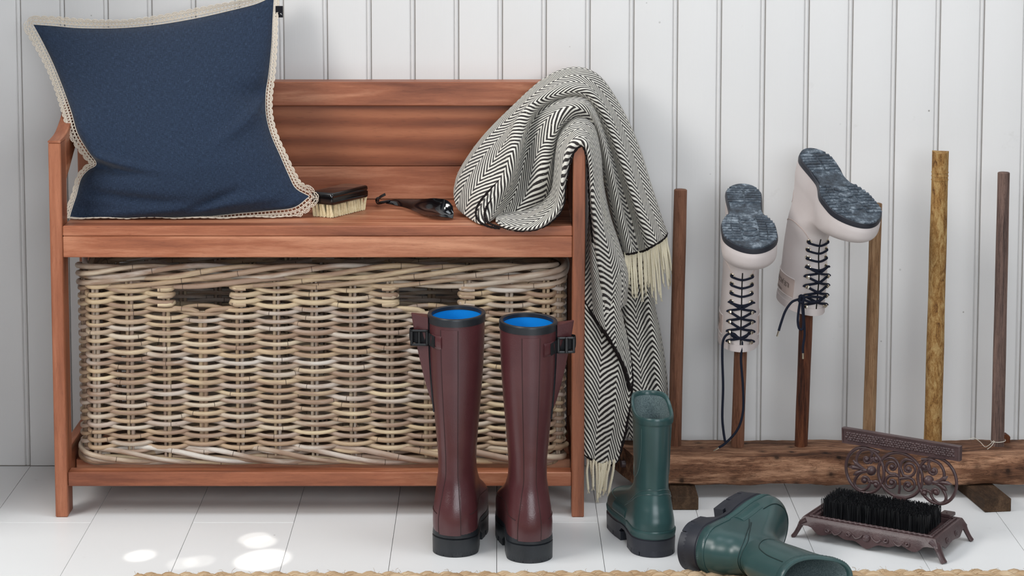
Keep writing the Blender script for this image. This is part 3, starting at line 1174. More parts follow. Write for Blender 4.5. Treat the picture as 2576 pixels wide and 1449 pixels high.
for i in range(30):
    sd = dirw - tt[i] * dirw.dot(tt[i])
    sd = sd / np.linalg.norm(sd)
    up_ = np.cross(tt[i], sd)
    if up_[1] > 0:
        up_ = -up_
    cv = np.interp(i / 29, [0, 0.3, 0.6, 1], [-0.10, -0.05, 0.35, 0.55])
    ro, bo = [], []
    for a in np.linspace(-1, 1, 15):
        p = axis_[i] + sd * a * wd_[i] + up_ * (cv * (a * a - 0.5) * wd_[i])
        ro.append(p + up_ * 0.0009)
        bo.append(p - up_ * 0.0009)
    topg.append(ro)
    botg.append(bo)
mb = MB()
sec = [list(a) + list(b)[::-1] for a, b in zip(topg, botg)]
sec = np.array(sec)
mn = sec[:, :, 2].min()
sec[:, :, 2] += max(0, ZS + 0.0003 - mn)
mb.grid(sec, wv=True)
ns_ = sec.shape[1]
mb.f.append(list(range(ns_)))
mb.uv.append([(0, 0)] * ns_)
mb.f.append([29 * ns_ + k for k in range(ns_)])
mb.uv.append([(0, 0)] * ns_)
mb.build('blade', MAT['horn'], horn, sharp=50)
lp = [(978, 506, .012), (962, 511, .008), (950, 512, .004), (946, 505, .007), (947, 500, .011), (951, 497, .012), (950, 503, .012), (953, 509, .010), (963, 507, .012), (981, 504, .013)]
mb = MB()
mb.tube(spline([PZ(a, b, ZS + z) for a, b, z in lp], 60), 0.0013, n=7)
mb.tube(spline([PZ(a, b, ZS + z) for a, b, z in [(950, 500, .012), (956, 494, .014), (963, 490, .016), (969, 487, .018)]], 14), 0.0012, n=6)
mb.tube(spline([PZ(a, b, ZS + z) for a, b, z in [(951, 503, .012), (957, 497, .014), (964, 493, .016), (970, 490, .018)]], 14), 0.0012, n=6)
kx = PZ(951, 501, ZS + 0.011)
mb.tube(spline([kx + Vector((0.0022 * math.cos(a), -0.0006, 0.0022 * math.sin(a))) for a in np.linspace(0, 5.6, 9)], 18), 0.0016, n=6)
mb.build('loop_cord', MAT['cord_black'], horn, fix=False)


# ---------------------------------------------------------------- herringbone throw over the right arm
throw = thing('throw_blanket', 'black and cream herringbone wool throw with tassels, draped over the right bench arm', 'blanket', (0.12, -0.2, ZS))


def drape(guides, nu=150, sub=9, uoff=0.0, voff=0.0, ripple=0.0012, mb=None):
    """cloth through a fan of guide curves (picture point and depth): along them runs the length of the weave."""
    rows = [spline([PY(a, b, Y) for a, b, Y in g], nu) for g in guides]
    A = np.array(rows)                                  # (ng, nu, 3)
    ng = len(rows)
    out = []
    Q = np.concatenate([2 * A[:1] - A[1:2], A, 2 * A[-1:] - A[-2:-1]])
    for i in range(ng - 1):
        a, b, c, d = Q[i], Q[i + 1], Q[i + 2], Q[i + 3]
        for t in np.linspace(0, 1, sub, endpoint=False):
            out.append(0.5 * (2 * b + (c - a) * t + (2 * a - 5 * b + 4 * c - d) * t * t + (3 * b - 3 * c + d - a) * t ** 3))
    out.append(A[-1])
    G = np.array(out)                                   # (nv, nu, 3)
    nv = len(G)
    ph = np.linspace(0, 1, nu)[None, :] * 16 + np.linspace(0, 1, nv)[:, None] * 9
    G[:, :, 1] += ripple * np.sin(ph) + ripple * 0.6 * np.sin(ph * 2.3 + 1)
    # weave coordinates: mean arc lengths, so the stripes keep an even width
    dl = np.linalg.norm(np.diff(G, axis=1), axis=2)
    ul = np.concatenate([np.zeros((nv, 1)), np.cumsum(dl, 1)], 1)
    ul -= ul[:, nu // 2][:, None]
    dv = np.linalg.norm(np.diff(G, axis=0), axis=2)
    vl = np.concatenate([np.zeros((1, nu)), np.cumsum(dv, 0)], 0)
    vm = vl.mean(1)[:, None] * 0.55 + vl * 0.45
    mb = mb or MB()
    o = len(mb.v)
    mb.v.extend(map(tuple, G.reshape(-1, 3)))
    for i in range(nv - 1):
        for j in range(nu - 1):
            q = [(i, j), (i + 1, j), (i + 1, j + 1), (i, j + 1)]
            mb.f.append([o + a * nu + b for a, b in q])
            mb.uv.append([(ul[a, b] + uoff, vm[a, b] + voff) for a, b in q])
    return mb, G


S1 = [
    [(1190, 480, -.07), (1290, 340, -.05), (1380, 245, -.045), (1450, 205, -.045), (1520, 245, -.045), (1580, 345, -.045), (1625, 460, -.05), (1660, 575, -.05)],
    [(1146, 470, -.125), (1160, 425, -.12), (1215, 345, -.11), (1290, 268, -.095), (1370, 198, -.085), (1438, 171, -.08), (1500, 186, -.08), (1550, 250, -.085), (1600, 352, -.09), (1638, 470, -.10), (1664, 550, -.105), (1677, 586, -.11)],
    [(1148, 520, -.195), (1172, 462, -.195), (1225, 385, -.185), (1285, 315, -.165), (1345, 248, -.145), (1420, 200, -.13), (1480, 205, -.125), (1535, 270, -.13), (1580, 370, -.14), (1618, 490, -.145), (1650, 570, -.145), (1666, 603, -.145)],
    [(1178, 548, -.245), (1205, 500, -.250), (1250, 440, -.245), (1278, 375, -.240), (1300, 305, -.210), (1345, 255, -.185), (1415, 222, -.165), (1480, 228, -.160), (1528, 300, -.165), (1565, 400, -.175), (1600, 510, -.18), (1640, 620, -.175)],
    [(1214, 564, -.306), (1240, 512, -.275), (1280, 452, -.262), (1300, 385, -.250), (1318, 318, -.215), (1352, 268, -.185), (1420, 236, -.168), (1478, 242, -.160), (1522, 312, -.158), (1557, 412, -.160), (1592, 520, -.162), (1624, 629, -.160)],
    [(1258, 545, -.245), (1290, 500, -.215), (1312, 435, -.195), (1324, 372, -.185), (1337, 312, -.175), (1368, 270, -.165), (1428, 246, -.160), (1480, 254, -.155), (1517, 325, -.150), (1549, 425, -.146), (1580, 530, -.145), (1606, 634, -.145)],
    [(1306, 543, -.238), (1336, 495, -.240), (1356, 440, -.245), (1366, 390, -.240), (1376, 340, -.232), (1400, 292, -.222), (1440, 264, -.212), (1482, 272, -.200), (1510, 334, -.188), (1537, 433, -.178), (1562, 540, -.172), (1590, 637, -.168)],
    [(1340, 532, -.210), (1374, 500, -.212), (1388, 450, -.222), (1391, 400, -.222), (1396, 352, -.222), (1412, 314, -.215), (1448, 290, -.206), (1485, 302, -.190), (1507, 350, -.170), (1522, 440, -.155), (1546, 550, -.148), (1572, 638, -.148)],
    [(1340, 515, -.15), (1382, 470, -.15), (1394, 390, -.15), (1408, 335, -.15), (1450, 312, -.15), (1485, 322, -.14), (1500, 362, -.125), (1514, 440, -.11), (1538, 550, -.11), (1566, 634, -.11)],
]
S2 = [
    [(1252, 538, -.215), (1272, 531, -.215), (1317, 526, -.215), (1355, 508, -.20), (1376, 478, -.19), (1385, 430, -.18), (1389, 370, -.165), (1402, 300, -.14), (1447, 266, -.13), (1493, 292, -.13), (1511, 370, -.15), (1517, 460, -.15), (1533, 540, -.15), (1558, 620, -.15), (1577, 690, -.15), (1576, 760, -.15)],
    [(1249, 543, -.245), (1272, 539, -.25), (1317, 536, -.25), (1363, 518, -.245), (1387, 487, -.235), (1393, 440, -.225), (1397, 380, -.212), (1408, 330, -.20), (1446, 295, -.195), (1489, 313, -.195), (1508, 390, -.195), (1514, 470, -.195), (1531, 550, -.195), (1560, 630, -.192), (1578, 700, -.19), (1569, 770, -.185)],
    [(1247, 550, -.285), (1284, 558, -.295), (1320, 558, -.298), (1360, 544, -.298), (1392, 514, -.292), (1401, 470, -.288), (1405, 420, -.284), (1413, 371, -.280), (1448, 331, -.276), (1482, 344, -.276), (1498, 405, -.270), (1505, 475, -.262), (1520, 560, -.252), (1547, 640, -.240), (1567, 710, -.225), (1561, 775, -.215)],
    [(1247, 556, -.306), (1270, 570, -.318), (1317, 575, -.324), (1356, 567, -.324), (1387, 544, -.322), (1406, 514, -.320), (1410, 470, -.318), (1418, 430, -.318), (1432, 374, -.319), (1456, 356, -.320), (1478, 363, -.319), (1488, 410, -.312), (1492, 480, -.300), (1498, 560, -.288), (1507, 640, -.272), (1521, 720, -.255), (1530, 790, -.240)],
    [(1252, 558, -.302), (1275, 572, -.314), (1317, 578, -.318), (1360, 571, -.318), (1392, 550, -.314), (1414, 520, -.310), (1420, 470, -.308), (1428, 430, -.310), (1440, 388, -.314), (1458, 366, -.316), (1472, 373, -.314), (1481, 415, -.305), (1484, 480, -.295), (1489, 560, -.282), (1497, 640, -.266), (1510, 720, -.250), (1522, 790, -.236)],
]
S2L = [
    [(1484, 420, -.240), (1483, 520, -.238), (1476, 640, -.236), (1471, 700, -.234), (1468, 752, -.232)],
    [(1487, 430, -.285), (1489, 530, -.278), (1492, 650, -.268), (1500, 740, -.255), (1510, 818, -.245)],
    [(1492, 440, -.275), (1500, 560, -.262), (1520, 690, -.250), (1530, 790, -.240), (1548, 880, -.232)],
    [(1498, 440, -.268), (1518, 570, -.252), (1548, 690, -.240), (1556, 800, -.228), (1570, 925, -.222)],
    [(1508, 440, -.250), (1534, 580, -.240), (1566, 700, -.228), (1558, 810, -.218), (1562, 900, -.215), (1586, 982, -.215)],
]
S2B = [
    [(1450, 690, -.215), (1448, 860, -.215), (1446, 1000, -.215), (1444, 1120, -.215)],
    [(1478, 690, -.232), (1480, 860, -.236), (1478, 1000, -.236), (1474, 1146, -.236)],
    [(1510, 700, -.222), (1515, 860, -.224), (1508, 1000, -.226), (1495, 1160, -.228)],
    [(1545, 740, -.205), (1560, 860, -.214), (1548, 1000, -.222), (1516, 1170, -.226)],
    [(1560, 780, -.200), (1580, 900, -.206), (1570, 1010, -.210), (1540, 1168, -.216)],
    [(1566, 800, -.195), (1587, 910, -.198), (1588, 985, -.205), (1572, 1090, -.210), (1553, 1160, -.212)],
]
S3 = [
    [(1550, 640, -.10), (1552, 800, -.11), (1560, 950, -.12), (1575, 1100, -.125)],
    [(1575, 640, -.125), (1582, 800, -.135), (1592, 950, -.14), (1600, 1104, -.135)],
    [(1598, 640, -.110), (1612, 800, -.115), (1625, 950, -.12), (1630, 1102, -.125)],
    [(1615, 650, -.120), (1636, 790, -.125), (1654, 930, -.13), (1658, 1098, -.125)],
    [(1628, 690, -.095), (1646, 770, -.095), (1664, 860, -.095), (1677, 960, -.10), (1679, 1040, -.10), (1677, 1096, -.10)],
    [(1620, 690, -.06), (1640, 780, -.06), (1660, 900, -.06), (1668, 1094, -.06)],
]
mb, G1 = drape(S1)
mb, G2 = drape(S2, uoff=0.013, voff=0.011, mb=mb)
mb, G2L = drape(S2L, 90, 8, 0.07, 0.004, mb=mb)
mb, G2B = drape(S2B, 110, 8, 0.2, 0.012, mb=mb)
mb, G3 = drape(S3, 100, 8, 0.3, 0.02, mb=mb)
body = mb.build('throw_cloth', MAT['herringbone'], throw, fix=False, sharp=180)
md = body.modifiers.new('thickness', 'SOLIDIFY')
md.thickness = 0.0035
md.offset = 0.0
sub = body.modifiers.new('smooth', 'SUBSURF')
sub.levels = 0
sub.render_levels = 1

# dark selvedges along the free edges
mb = MB()
for row, r in ((G2[-1], 0.0032), (G2L[:, -1], 0.0030), (G2B[-1], 0.0026), (G2B[:, -1], 0.0020), (G1[9:, -1], 0.0022)):
    k = len(row)
    rr = r * (1 + 0.18 * np.sin(np.arange(k) * 2.1) + 0.12 * np.sin(np.arange(k) * 5.3))
    mb.tube(row, rr, n=7)
for pts in ([(1258, 450, -.268), (1232, 478, -.272), (1207, 508, -.276), (1197, 534, -.282), (1203, 553, -.296), (1222, 567, -.314), (1258, 576, -.320)],
            [(1240, 496, -.278), (1224, 520, -.286), (1219, 545, -.296), (1232, 562, -.312), (1262, 573, -.322)]):
    row = spline([PY(*q) for q in pts], 60)
    mb.tube(row, 0.0019 * (1 + 0.2 * np.sin(np.arange(60) * 2.3)) * np.interp(np.arange(60), [0, 14, 56, 59], [0.1, 1, 1, 0.4]), n=7)
mb.build('selvedge', MAT['tassel_dark'], throw, fix=False)

# stray wool fibres standing off the cloth
mb = MB()
rw = random.Random(77)
for G_, cnt in ((G1, 900), (G2, 400), (G3, 160), (G2B, 160)):
    for _ in range(cnt):
        i, j = rw.randrange(1, G_.shape[0] - 1), rw.randrange(1, G_.shape[1] - 1)
        p = G_[i, j]
        a_, b_ = G_[i + 1, j] - p, G_[i, j + 1] - p
        nn = np.cross(a_, b_)
        nn = nn / (np.linalg.norm(nn) + 1e-9)
        if nn[1] > 0:
            nn = -nn
        d_ = nn * rw.uniform(.3, 1) + np.array([rw.gauss(0, .8), rw.gauss(0, .4), rw.gauss(0, .8)])
        d_ = d_ / np.linalg.norm(d_)
        L_ = rw.uniform(0.0015, 0.0038)
        q = p + nn * 0.0018
        m_ = q + d_ * L_ * 0.5 + np.array([rw.gauss(0, .001), 0, rw.gauss(0, .001)])
        mb.tube([q, m_, q + d_ * L_ + np.array([0, 0, -0.001])], 0.00009, n=3, caps=False)
fz = mb.build('wool_fibres', MAT['tassel'], throw, fix=False)
fz['kind'] = 'stuff'

# tassels: two-ply twisted cords, each its own object
rt_ = random.Random(21)


def tassel(p0, p1, p2, r=0.0019):
    mb = MB()
    P = spline([p0, (Vector(p0) + Vector(p1)) / 2 + Vector((rt_.uniform(-.001, .001), -0.001, 0)), p1, p2], 44)
    L = np.linspace(0, 1, 44)
    R = r * np.interp(L, [0, 0.06, 0.9, 0.96, 1.0], [0.9, 1.0, 1.0, 1.05, 0.75])
    mb.tube(P, R, n=9, lobes=2, lobe_amp=0.15, twist=1500.0)
    e = Vector(P[-1])
    d = (Vector(P[-1]) - Vector(P[-4])).normalized()
    for q in range(4):
        w_ = Vector((rt_.uniform(-.002, .002), rt_.uniform(-.001, .001), 0))
        mb.tube([e - d * 0.002, e + d * 0.003 + w_ * 0.8, e + d * 0.006 + w_ * 1.5], 0.0004, n=4)
    mb.build('tassel', MAT['tassel'], throw, fix=False, sharp=80)


hem = spline([(1571, 637, 0), (1590, 637, 0), (1610, 634, 0), (1634, 622, 0), (1652, 612, 0), (1666, 603, 0), (1676, 588, 0)], 200)
for k in range(27):
    f = (k + 0.5) / 27
    a = hem[int(f * 199)]
    ln = rt_.choice((72, 80, 88, 92, 104, 118)) if k > 2 else 70
    if k in (16, 19):
        ln = 138
    sl = np.interp(f, [0, 0.3, 0.7, 1], [3, 3, 10, 15]) + rt_.uniform(-3, 4)
    Yk = np.interp(f, [0, 1], [-.152, -.116]) - 0.004
    dy = rt_.uniform(-0.006, 0.004)
    tassel(PY(a[0], a[1] - 4, Yk), PY(a[0] + sl * 0.6, a[1] + ln * 0.55, Yk - 0.004 + dy), PY(a[0] + sl, a[1] + ln, Yk + dy))
for x0, y0, x1, y1 in ((1478, 1146, 1480, 1232), (1486, 1154, 1493, 1214), (1494, 1160, 1492, 1225), (1499, 1164, 1503, 1255), (1507, 1168, 1504, 1240), (1512, 1170, 1509, 1243),
                       (1521, 1168, 1513, 1226), (1527, 1165, 1519, 1238), (1535, 1162, 1523, 1234), (1545, 1160, 1531, 1240), (1516, 1170, 1508, 1222)):
    Yk = -0.231 + rt_.uniform(-.003, .003)
    tassel(PY(x0, y0 - 4, Yk), PY((x0 * 0.55 + x1 * 0.45) + rt_.uniform(-3, 3), (y0 + y1) / 2, Yk - 0.002), PY(x1, y1, Yk), 0.0021)


# ---------------------------------------------------------------- boots
class Boot:
    """a boot last: level sections up the boot, each with a back, a front and a half-width."""

    def __init__(self, lv, plan, L, bend=0.0, rim=None, zr=0.0, T=None, flex=None):
        self.lv = np.array(lv, float)       # z, yb, yf, a, rb, rf, footweight
        self.plan = plan
        self.L = L
        self.bend = bend
        self.rim, self.zr = rim, zr
        self.zmax = self.lv[-1, 0]
        self.T = T
        self.flex = flex

    def val(self, k, z):
        return smooth(list(zip(self.lv[:, 0], self.lv[:, k])), z)

    def raw(self, z, q, d=0.0):
        z, q = np.broadcast_arrays(np.asarray(z, float), np.asarray(q, float))
        yb, yf, a, rb_, rf_, w_ = [self.val(k, z) for k in range(1, 7)]
        t = (1 - np.cos(2 * np.pi * q)) / 2
        y = yb + (yf - yb) * t
        pl = smooth(self.plan, np.clip(y / self.L, 0, 1))
        hw = a * (1 + (pl - 1) * w_)
        ln = yf - yb
        rb_ = np.minimum(rb_, ln * 0.5)
        rf_ = np.minimum(rf_, ln - rb_)
        db, df = np.clip((y - yb) / rb_, 0, 1), np.clip((yf - y) / rf_, 0, 1)
        cap = np.sqrt(np.clip(1 - (1 - db) ** 2, 0, 1)) * np.sqrt(np.clip(1 - (1 - df) ** 2, 0, 1))
        side = np.where((q % 1.0) <= 0.5, 1.0, -1.0)
        x = side * hw * cap + self.bend * w_ * np.clip(y / self.L, 0, 1) ** 2
        zz = z.copy()
        if self.rim is not None:
            k = np.clip((z - self.zr) / (self.zmax - self.zr), 0, 1)
            k = k * k * (3 - 2 * k)
            zz = z + k * smooth(self.rim, t)
        return np.stack([x, y, zz], -1)

    def pt(self, z, q, d=0.0):
        z, q = np.broadcast_arrays(np.asarray(z, float), np.asarray(q, float))
        P = self.raw(z, q)
        if np.any(np.asarray(d) != 0):
            e = 0.004
            tq = self.raw(z, q + e) - self.raw(z, q - e)
            z0 = np.clip(z - 0.003, self.lv[0, 0], self.zmax)
            z1 = np.clip(z + 0.003, self.lv[0, 0], self.zmax)
            tz = self.raw(z1, q) - self.raw(z0, q)
            n = nrm(np.cross(tq, tz))
            P = P + n * np.asarray(d)[..., None] if np.ndim(d) else P + n * d
        return P

    def ring2(self, z, q, d):
        """ring point pushed out sideways only (for soles)."""
        P = self.raw(z, q)
        e = 0.004
        t = self.raw(z, q + e) - self.raw(z, q - e)
        n = nrm(np.stack([t[..., 1], -t[..., 0], 0 * t[..., 0]], -1))
        return P + n * np.asarray(d)[..., None] if np.ndim(d) else P + n * d

    def q_at_x(self, z, x, front=True):
        qs = np.linspace(0.5, 0.26, 200) if x >= 0 else np.linspace(0.5, 0.74, 200)
        if not front:
            qs = np.linspace(0.0, 0.24, 200) if x >= 0 else np.linspace(1.0, 0.76, 200)
        X = self.raw(np.full(200, z), qs)[:, 0]
        return float(np.interp(abs(x), np.abs(X), qs))

    def world(self, V):
        V = np.array(V, float)
        if self.flex:
            za, ya, phi, blend = self.flex
            k = np.clip((V[:, 2] - za) / blend, 0, 1)
            k = k * k * (3 - 2 * k) * phi
            y, z = V[:, 1] - ya, V[:, 2] - za
            up = V[:, 2] > za - 0.02
            V2 = V.copy()
            V2[:, 1] = ya + y * np.cos(k) + z * np.sin(k)
            V2[:, 2] = za - y * np.sin(k) + z * np.cos(k)
            V = np.where(up[:, None], V2, V)
        R, o = self.T
        return V @ R.T + o

    # ---- pieces
    def shell(self, z0, z1, nz=70, nq=64, lip=0.0032):
        mb = MB()
        Z = np.linspace(z0, z1, nz)
        Q = np.arange(nq) / nq
        P = self.pt(Z[:, None], Q[None, :])
        top = self.pt(np.full(nq, z1), Q, -lip * 0.5) + np.array([0, 0, 0.0012])
        inn = self.pt(np.full(nq, z1), Q, -lip)
        mb.grid(np.concatenate([P, top[None], inn[None]]), wv=True, uv=(list(Z) + [z1 + .002, z1 + .004, z1 + .004], [k * 0.004 for k in range(nq + 1)]))
        return mb

    def liner(self, z0, z1, d=-0.0034, nz=16, nq=64):
        mb = MB()
        Q = np.arange(nq) / nq
        Z = np.linspace(z1, z0, nz)
        P = self.pt(Z[:, None], Q[None, :], np.full((nz, nq), d))
        mb.grid(P, wv=True)
        c = P[-1].mean(0)
        for k in range(nq):
            mb.poly([P[-1][k], P[-1][(k + 1) % nq], c])
        return mb

    def band(self, z0, z1, q0, q1, off, nz=6, nq=60, wrap=False, fn=None, zf=None, over=0.0):
        """raised band lying on the surface between two heights and two angles."""
        mb = MB()
        Z = np.linspace(z0, z1, nz)
        Q = np.linspace(q0, q1, nq, endpoint=not wrap)
        D = np.full((nz, nq), off)
        if fn is not None:
            D = D + fn(nz, nq)
        ZZ = np.broadcast_to(Z[:, None], (nz, nq)).copy()
        if zf is not None:
            ZZ = ZZ + zf(Q)[None, :]
        P = self.pt(ZZ, np.broadcast_to(Q[None, :], (nz, nq)), D)
        lo = self.pt(ZZ[0], Q, -0.0005)
        hi = self.pt(ZZ[-1], Q, -0.0005)
        if over:
            Q2 = np.full(nq, self.zmax)
            up = np.array([0, 0, 0.0016])
            G = np.concatenate([lo[None], P, (self.pt(Q2, Q, off * 0.4) + up)[None], (self.pt(Q2, Q, -over * 0.7) + up)[None], (self.pt(Q2, Q, -over) + up * 0.3)[None], self.pt(Q2 - 0.005, Q, -over)[None]])
        else:
            G = np.concatenate([lo[None], P, hi[None]])
        if not wrap:
            a = self.pt(np.concatenate([ZZ[:1, 0], ZZ[:, 0], ZZ[-1:, 0]]), Q[0], -0.0005)
            b = self.pt(np.concatenate([ZZ[:1, -1], ZZ[:, -1], ZZ[-1:, -1]]), Q[-1], -0.0005)
            G = np.concatenate([a[:, None], G, b[:, None]], 1)
        mb.grid(G, wv=wrap)
        return mb

    def line(self, zq, r, off=0.0, n=40, mb=None, ns=6):
        mb = mb or MB()
        c = spline([(a, b, 0) for a, b in zq], n)
        mb.tube(self.pt(c[:, 0], c[:, 1], np.full(n, off)), r, n=ns)
        return mb

    def sole(self, zt, ex, zb, nq=72, layers=None):
        """slab under the boot: zb(y/L) gives the underside, layers = (fraction up, extra width)."""
        mb = MB()
        Q = np.arange(nq) / nq
        z0 = self.lv[0, 0]
        rings = []
        for f, e in layers:
            P = self.ring2(np.full(nq, z0), Q, ex + e)
            b = zb(np.clip(P[:, 1] / self.L, 0, 1))
            P[:, 2] = b * (1 - f) + zt * f
            rings.append(P)
        mb.grid(np.array(rings), wv=True)
        for ring in (rings[0], rings[-1]):
            h = nq // 2
            A = np.array([ring[k] for k in range(h + 1)])
            B = np.array([ring[(-k) % nq] for k in range(h + 1)])
            mb.grid(np.stack([A, (A * 2 + B) / 3, (A + 2 * B) / 3, B], 1))
        return mb

    def lug(self, mb, q0, q1, z0, z1, ex, depth, n=5):
        Q = np.linspace(q0, q1, n)
        zl = self.lv[0, 0]
        O = self.ring2(np.full(n, zl), Q, ex)
        I = self.ring2(np.full(n, zl), Q, ex - depth)
        G = []
        for src, z in ((O, z1), (O, z0), (I, z0), (I, z1)):
            S = src.copy()
            S[:, 2] = z
            G.append(S)
        o = mb.grid(np.array(G), wu=True)
        for c in (0, n - 1):
            mb.f.append([o + k * n + c for k in range(4)])
            mb.uv.append([(0, 0)] * 4)


def place(origin, yaw=0.0, mirror=False):
    c, s = math.cos(yaw), math.sin(yaw)
    R = np.array([[c, -s, 0], [s, c, 0], [0, 0, 1.0]])
    if mirror:
        R = R @ np.diag([-1, 1, 1])
    return (R, np.array(tuple(origin)))


def frame(ey, ez, origin, mirror=False):
    ey = Vector(ey).normalized()
    ez = Vector(ez)
    ez = (ez - ey * ez.dot(ey)).normalized()
    ex = ey.cross(ez)
    if mirror:
        ex = -ex
    return (np.array([ex, ey, ez]).T, np.array(tuple(origin)))


SM = lambda a, b, x: np.clip((x - a) / (b - a), 0, 1) ** 2 * (3 - 2 * np.clip((x - a) / (b - a), 0, 1))

# ---- the tall maroon pair
PLAN = [(0, 0.80), (0.18, 0.84), (0.40, 0.80), (0.70, 1.0), (0.86, 0.95), (1.0, 0.8)]
LV_M = [  # z, back, front, half-width, back radius, front radius, foot weight
    (0.030, 0.004, 0.204, 0.0405, 0.034, 0.046, 1), (0.045, 0.000, 0.208, 0.0415, 0.034, 0.046, 1), (0.058, -0.001, 0.203, 0.0415, 0.034, 0.046, 1),
    (0.070, 0.000, 0.190, 0.0405, 0.034, 0.046, 1), (0.082, 0.003, 0.166, 0.0385, 0.034, 0.046, 0.9), (0.094, 0.007, 0.140, 0.0355, 0.034, 0.042, 0.7),
    (0.108, 0.011, 0.122, 0.0325, 0.036, 0.040, 0.4), (0.125, 0.013, 0.106, 0.0300, 0.045, 0.045, 0.1), (0.145, 0.013, 0.100, 0.0295, 0.0435, 0.0435, 0), (0.180, 0.010, 0.100, 0.0318, 0.045, 0.045, 0),
    (0.230, 0.005, 0.102, 0.0362, 0.0485, 0.0485, 0), (0.290, 0.000, 0.105, 0.0408, 0.0525, 0.0525, 0), (0.340, -0.003, 0.107, 0.0428, 0.055, 0.055, 0), (0.372, -0.004, 0.108, 0.0432, 0.056, 0.056, 0)]


def maroon_boot(name, label, origin, yaw, outer, zs=1.0, zrot=0.0):
    lv = [(a * zs if a > 0.06 else a,) + tuple(r) for a, *r in LV_M]
    top = lv[-1][0]
    b = Boot(lv, PLAN, 0.208, bend=-0.010 * outer * -1, T=place(origin, yaw))
    t = thing(name, label, 'boot', tuple(origin), 'maroon wellington boots')
    W = b.world
    b.shell(0.030, top).build('upper', MAT['maroon'], t, sharp=60, T=W)
    ln = b.liner(top - 0.19, top - 0.002, -0.0042)
    o = ln.build('lining', MAT['blue_lining'], t, sharp=60, T=W)
    o['label'] = 'bright blue lining'
    b.band(top - 0.0105, top + 0.0002, 0, 1, 0.0012, 5, 64, wrap=True, over=0.0048).build('collar', MAT['black_rubber'], t, sharp=50, T=W)
    # raised strip up the back with a welt on either side
    q0, q1 = -0.065, 0.035
    b.band(0.034, top - 0.0155, q0, q1, 0.0007, 60, 8).build('back_strip', MAT['maroon'], t, sharp=60, T=W)
    ed = MB()
    for q in (q0, q1):
        b.line([(0.034, q), (0.1, q), (0.2, q), (top - 0.016, q)], 0.0006, 0.0008, 60, ed)
    ed.build('seam', MAT['maroon_dark'], t, fix=False, T=W)
    wl_ = b.line([(0.066, 0.08), (0.073, 0.2), (0.071, 0.33), (0.060, 0.45), (0.058, 0.5), (0.060, 0.55), (0.071, 0.67), (0.073, 0.8), (0.066, 0.92)], 0.0007, 0.0003, 80)
    wl_.build('welt_line', MAT['maroon_dark'], t, fix=False, T=W)
    # sole: rand, heel block, lugged forefoot
    zb = lambda y: 0.0015 + 0.0185 * SM(0.30, 0.36, y) * (1 - SM(0.42, 0.50, y)) + 0.0055 * SM(0.42, 0.50, y)
    s = b.sole(0.038, 0.0016, zb, layers=[(0, -0.001), (0.06, 0), (0.70, 0.0004), (0.73, -0.0016), (0.77, 0.0002), (1.0, -0.0004)])
    for k in range(12):
        for sd in (0, 1):
            a = 0.0 + k * 0.0405
            if 0.175 < a < 0.215:
                continue
            qa, qb = a + 0.0012, a + (0.0393 if a < 0.175 else 0.0335)
            if sd:
                qa, qb = 1 - qb, 1 - qa
            b.lug(s, qa, qb, 0.0, 0.012, 0.0016, 0.020)
    s.build('sole', MAT['black_rubber'], t, sharp=35, T=W)
    # expanding gusset on the outer side, with its strap and buckle
    qo = 0.76 if outer < 0 else 0.24
    base = b.pt(0.33 * zs, qo)
    zc = np.linspace(top - 0.002, 0.235 * zs, 16)
    G = []
    for z in zc:
        k = (z - 0.235 * zs) / (top - 0.235 * zs)
        c0 = b.raw(z, qo - 0.035 * outer * -1 * -1)
        p0 = b.raw(z, qo)
        wdt = 0.0245 * k ** 0.8 + 0.0004
        row = []
        for f, th_ in ((-0.1, 0.012), (0.25, 0.010), (0.6, 0.0065), (0.9, 0.0045), (1.0, 0.0028)):
            row.append((p0[0] + outer * wdt * f, p0[1] - 0.012 - th_ * (0.3 + 0.7 * k), p0[2] + 0.004 * f * k))
        row.append((p0[0] + outer * wdt * 1.03, p0[1] - 0.012, p0[2] + 0.004 * k))
        for f, th_ in ((1.0, 0.0028), (0.9, 0.0045), (0.6, 0.0065), (0.25, 0.010), (-0.1, 0.012)):
            row.append((p0[0] + outer * wdt * f, p0[1] - 0.012 + th_ * (0.3 + 0.7 * k), p0[2] + 0.004 * f * k))
        G.append(row)
    mb = MB()
    G = np.array(G)
    mb.grid(G, wv=True)
    mb.f.append(list(range(G.shape[1])))
    mb.uv.append([(0, 0)] * G.shape[1])
    gs = mb.build('gusset', MAT['maroon'], t, sharp=50, T=W)
    ql = qo + 0.052 * (1 if outer < 0 else -1)
    b.line([(top - 0.004, ql), (0.30 * zs, ql), (0.22 * zs, ql)], 0.0016, 0.0006, 40).build('gusset_piping', MAT['black_rubber'], t, fix=False, T=W)
    # strap: from the tab on the back, round the gusset
    zs_ = 0.336 * zs
    ps = b.raw(zs_, qo)
    qt = 0.90 if outer < 0 else 0.10
    tabp = b.pt(zs_, qt, 0.004)
    pts = [tabp, b.raw(zs_, ql) + np.array([outer * 0.004, -0.003, 0.001]), ps + np.array([outer * 0.020, -0.021, 0.003]), ps + np.array([outer * 0.0285, -0.010, 0.004]),
           ps + np.array([outer * 0.024, 0.004, 0.003]), ps + np.array([outer * 0.004, 0.014, 0.0])]
    mb = MB()
    mb.tube(spline(pts, 40), 0.0095, n=12, flat=(0.11, 1.0), up=(0, 0, 1))
    st_ = mb.build('strap', MAT['webbing'], t, sharp=40, T=W)
    mb = MB()
    cpt = (np.array(pts[1]) * 0.45 + np.array(pts[2]) * 0.55)
    dirv = nrm((np.array(pts[2]) - np.array(pts[1]))[None])[0]
    aa = math.atan2(dirv[1], dirv[0])
    Mx = Matrix.Translation(Vector(cpt) + Vector((0, -0.0025, 0))) @ Matrix.Rotation(aa, 4, 'Z')
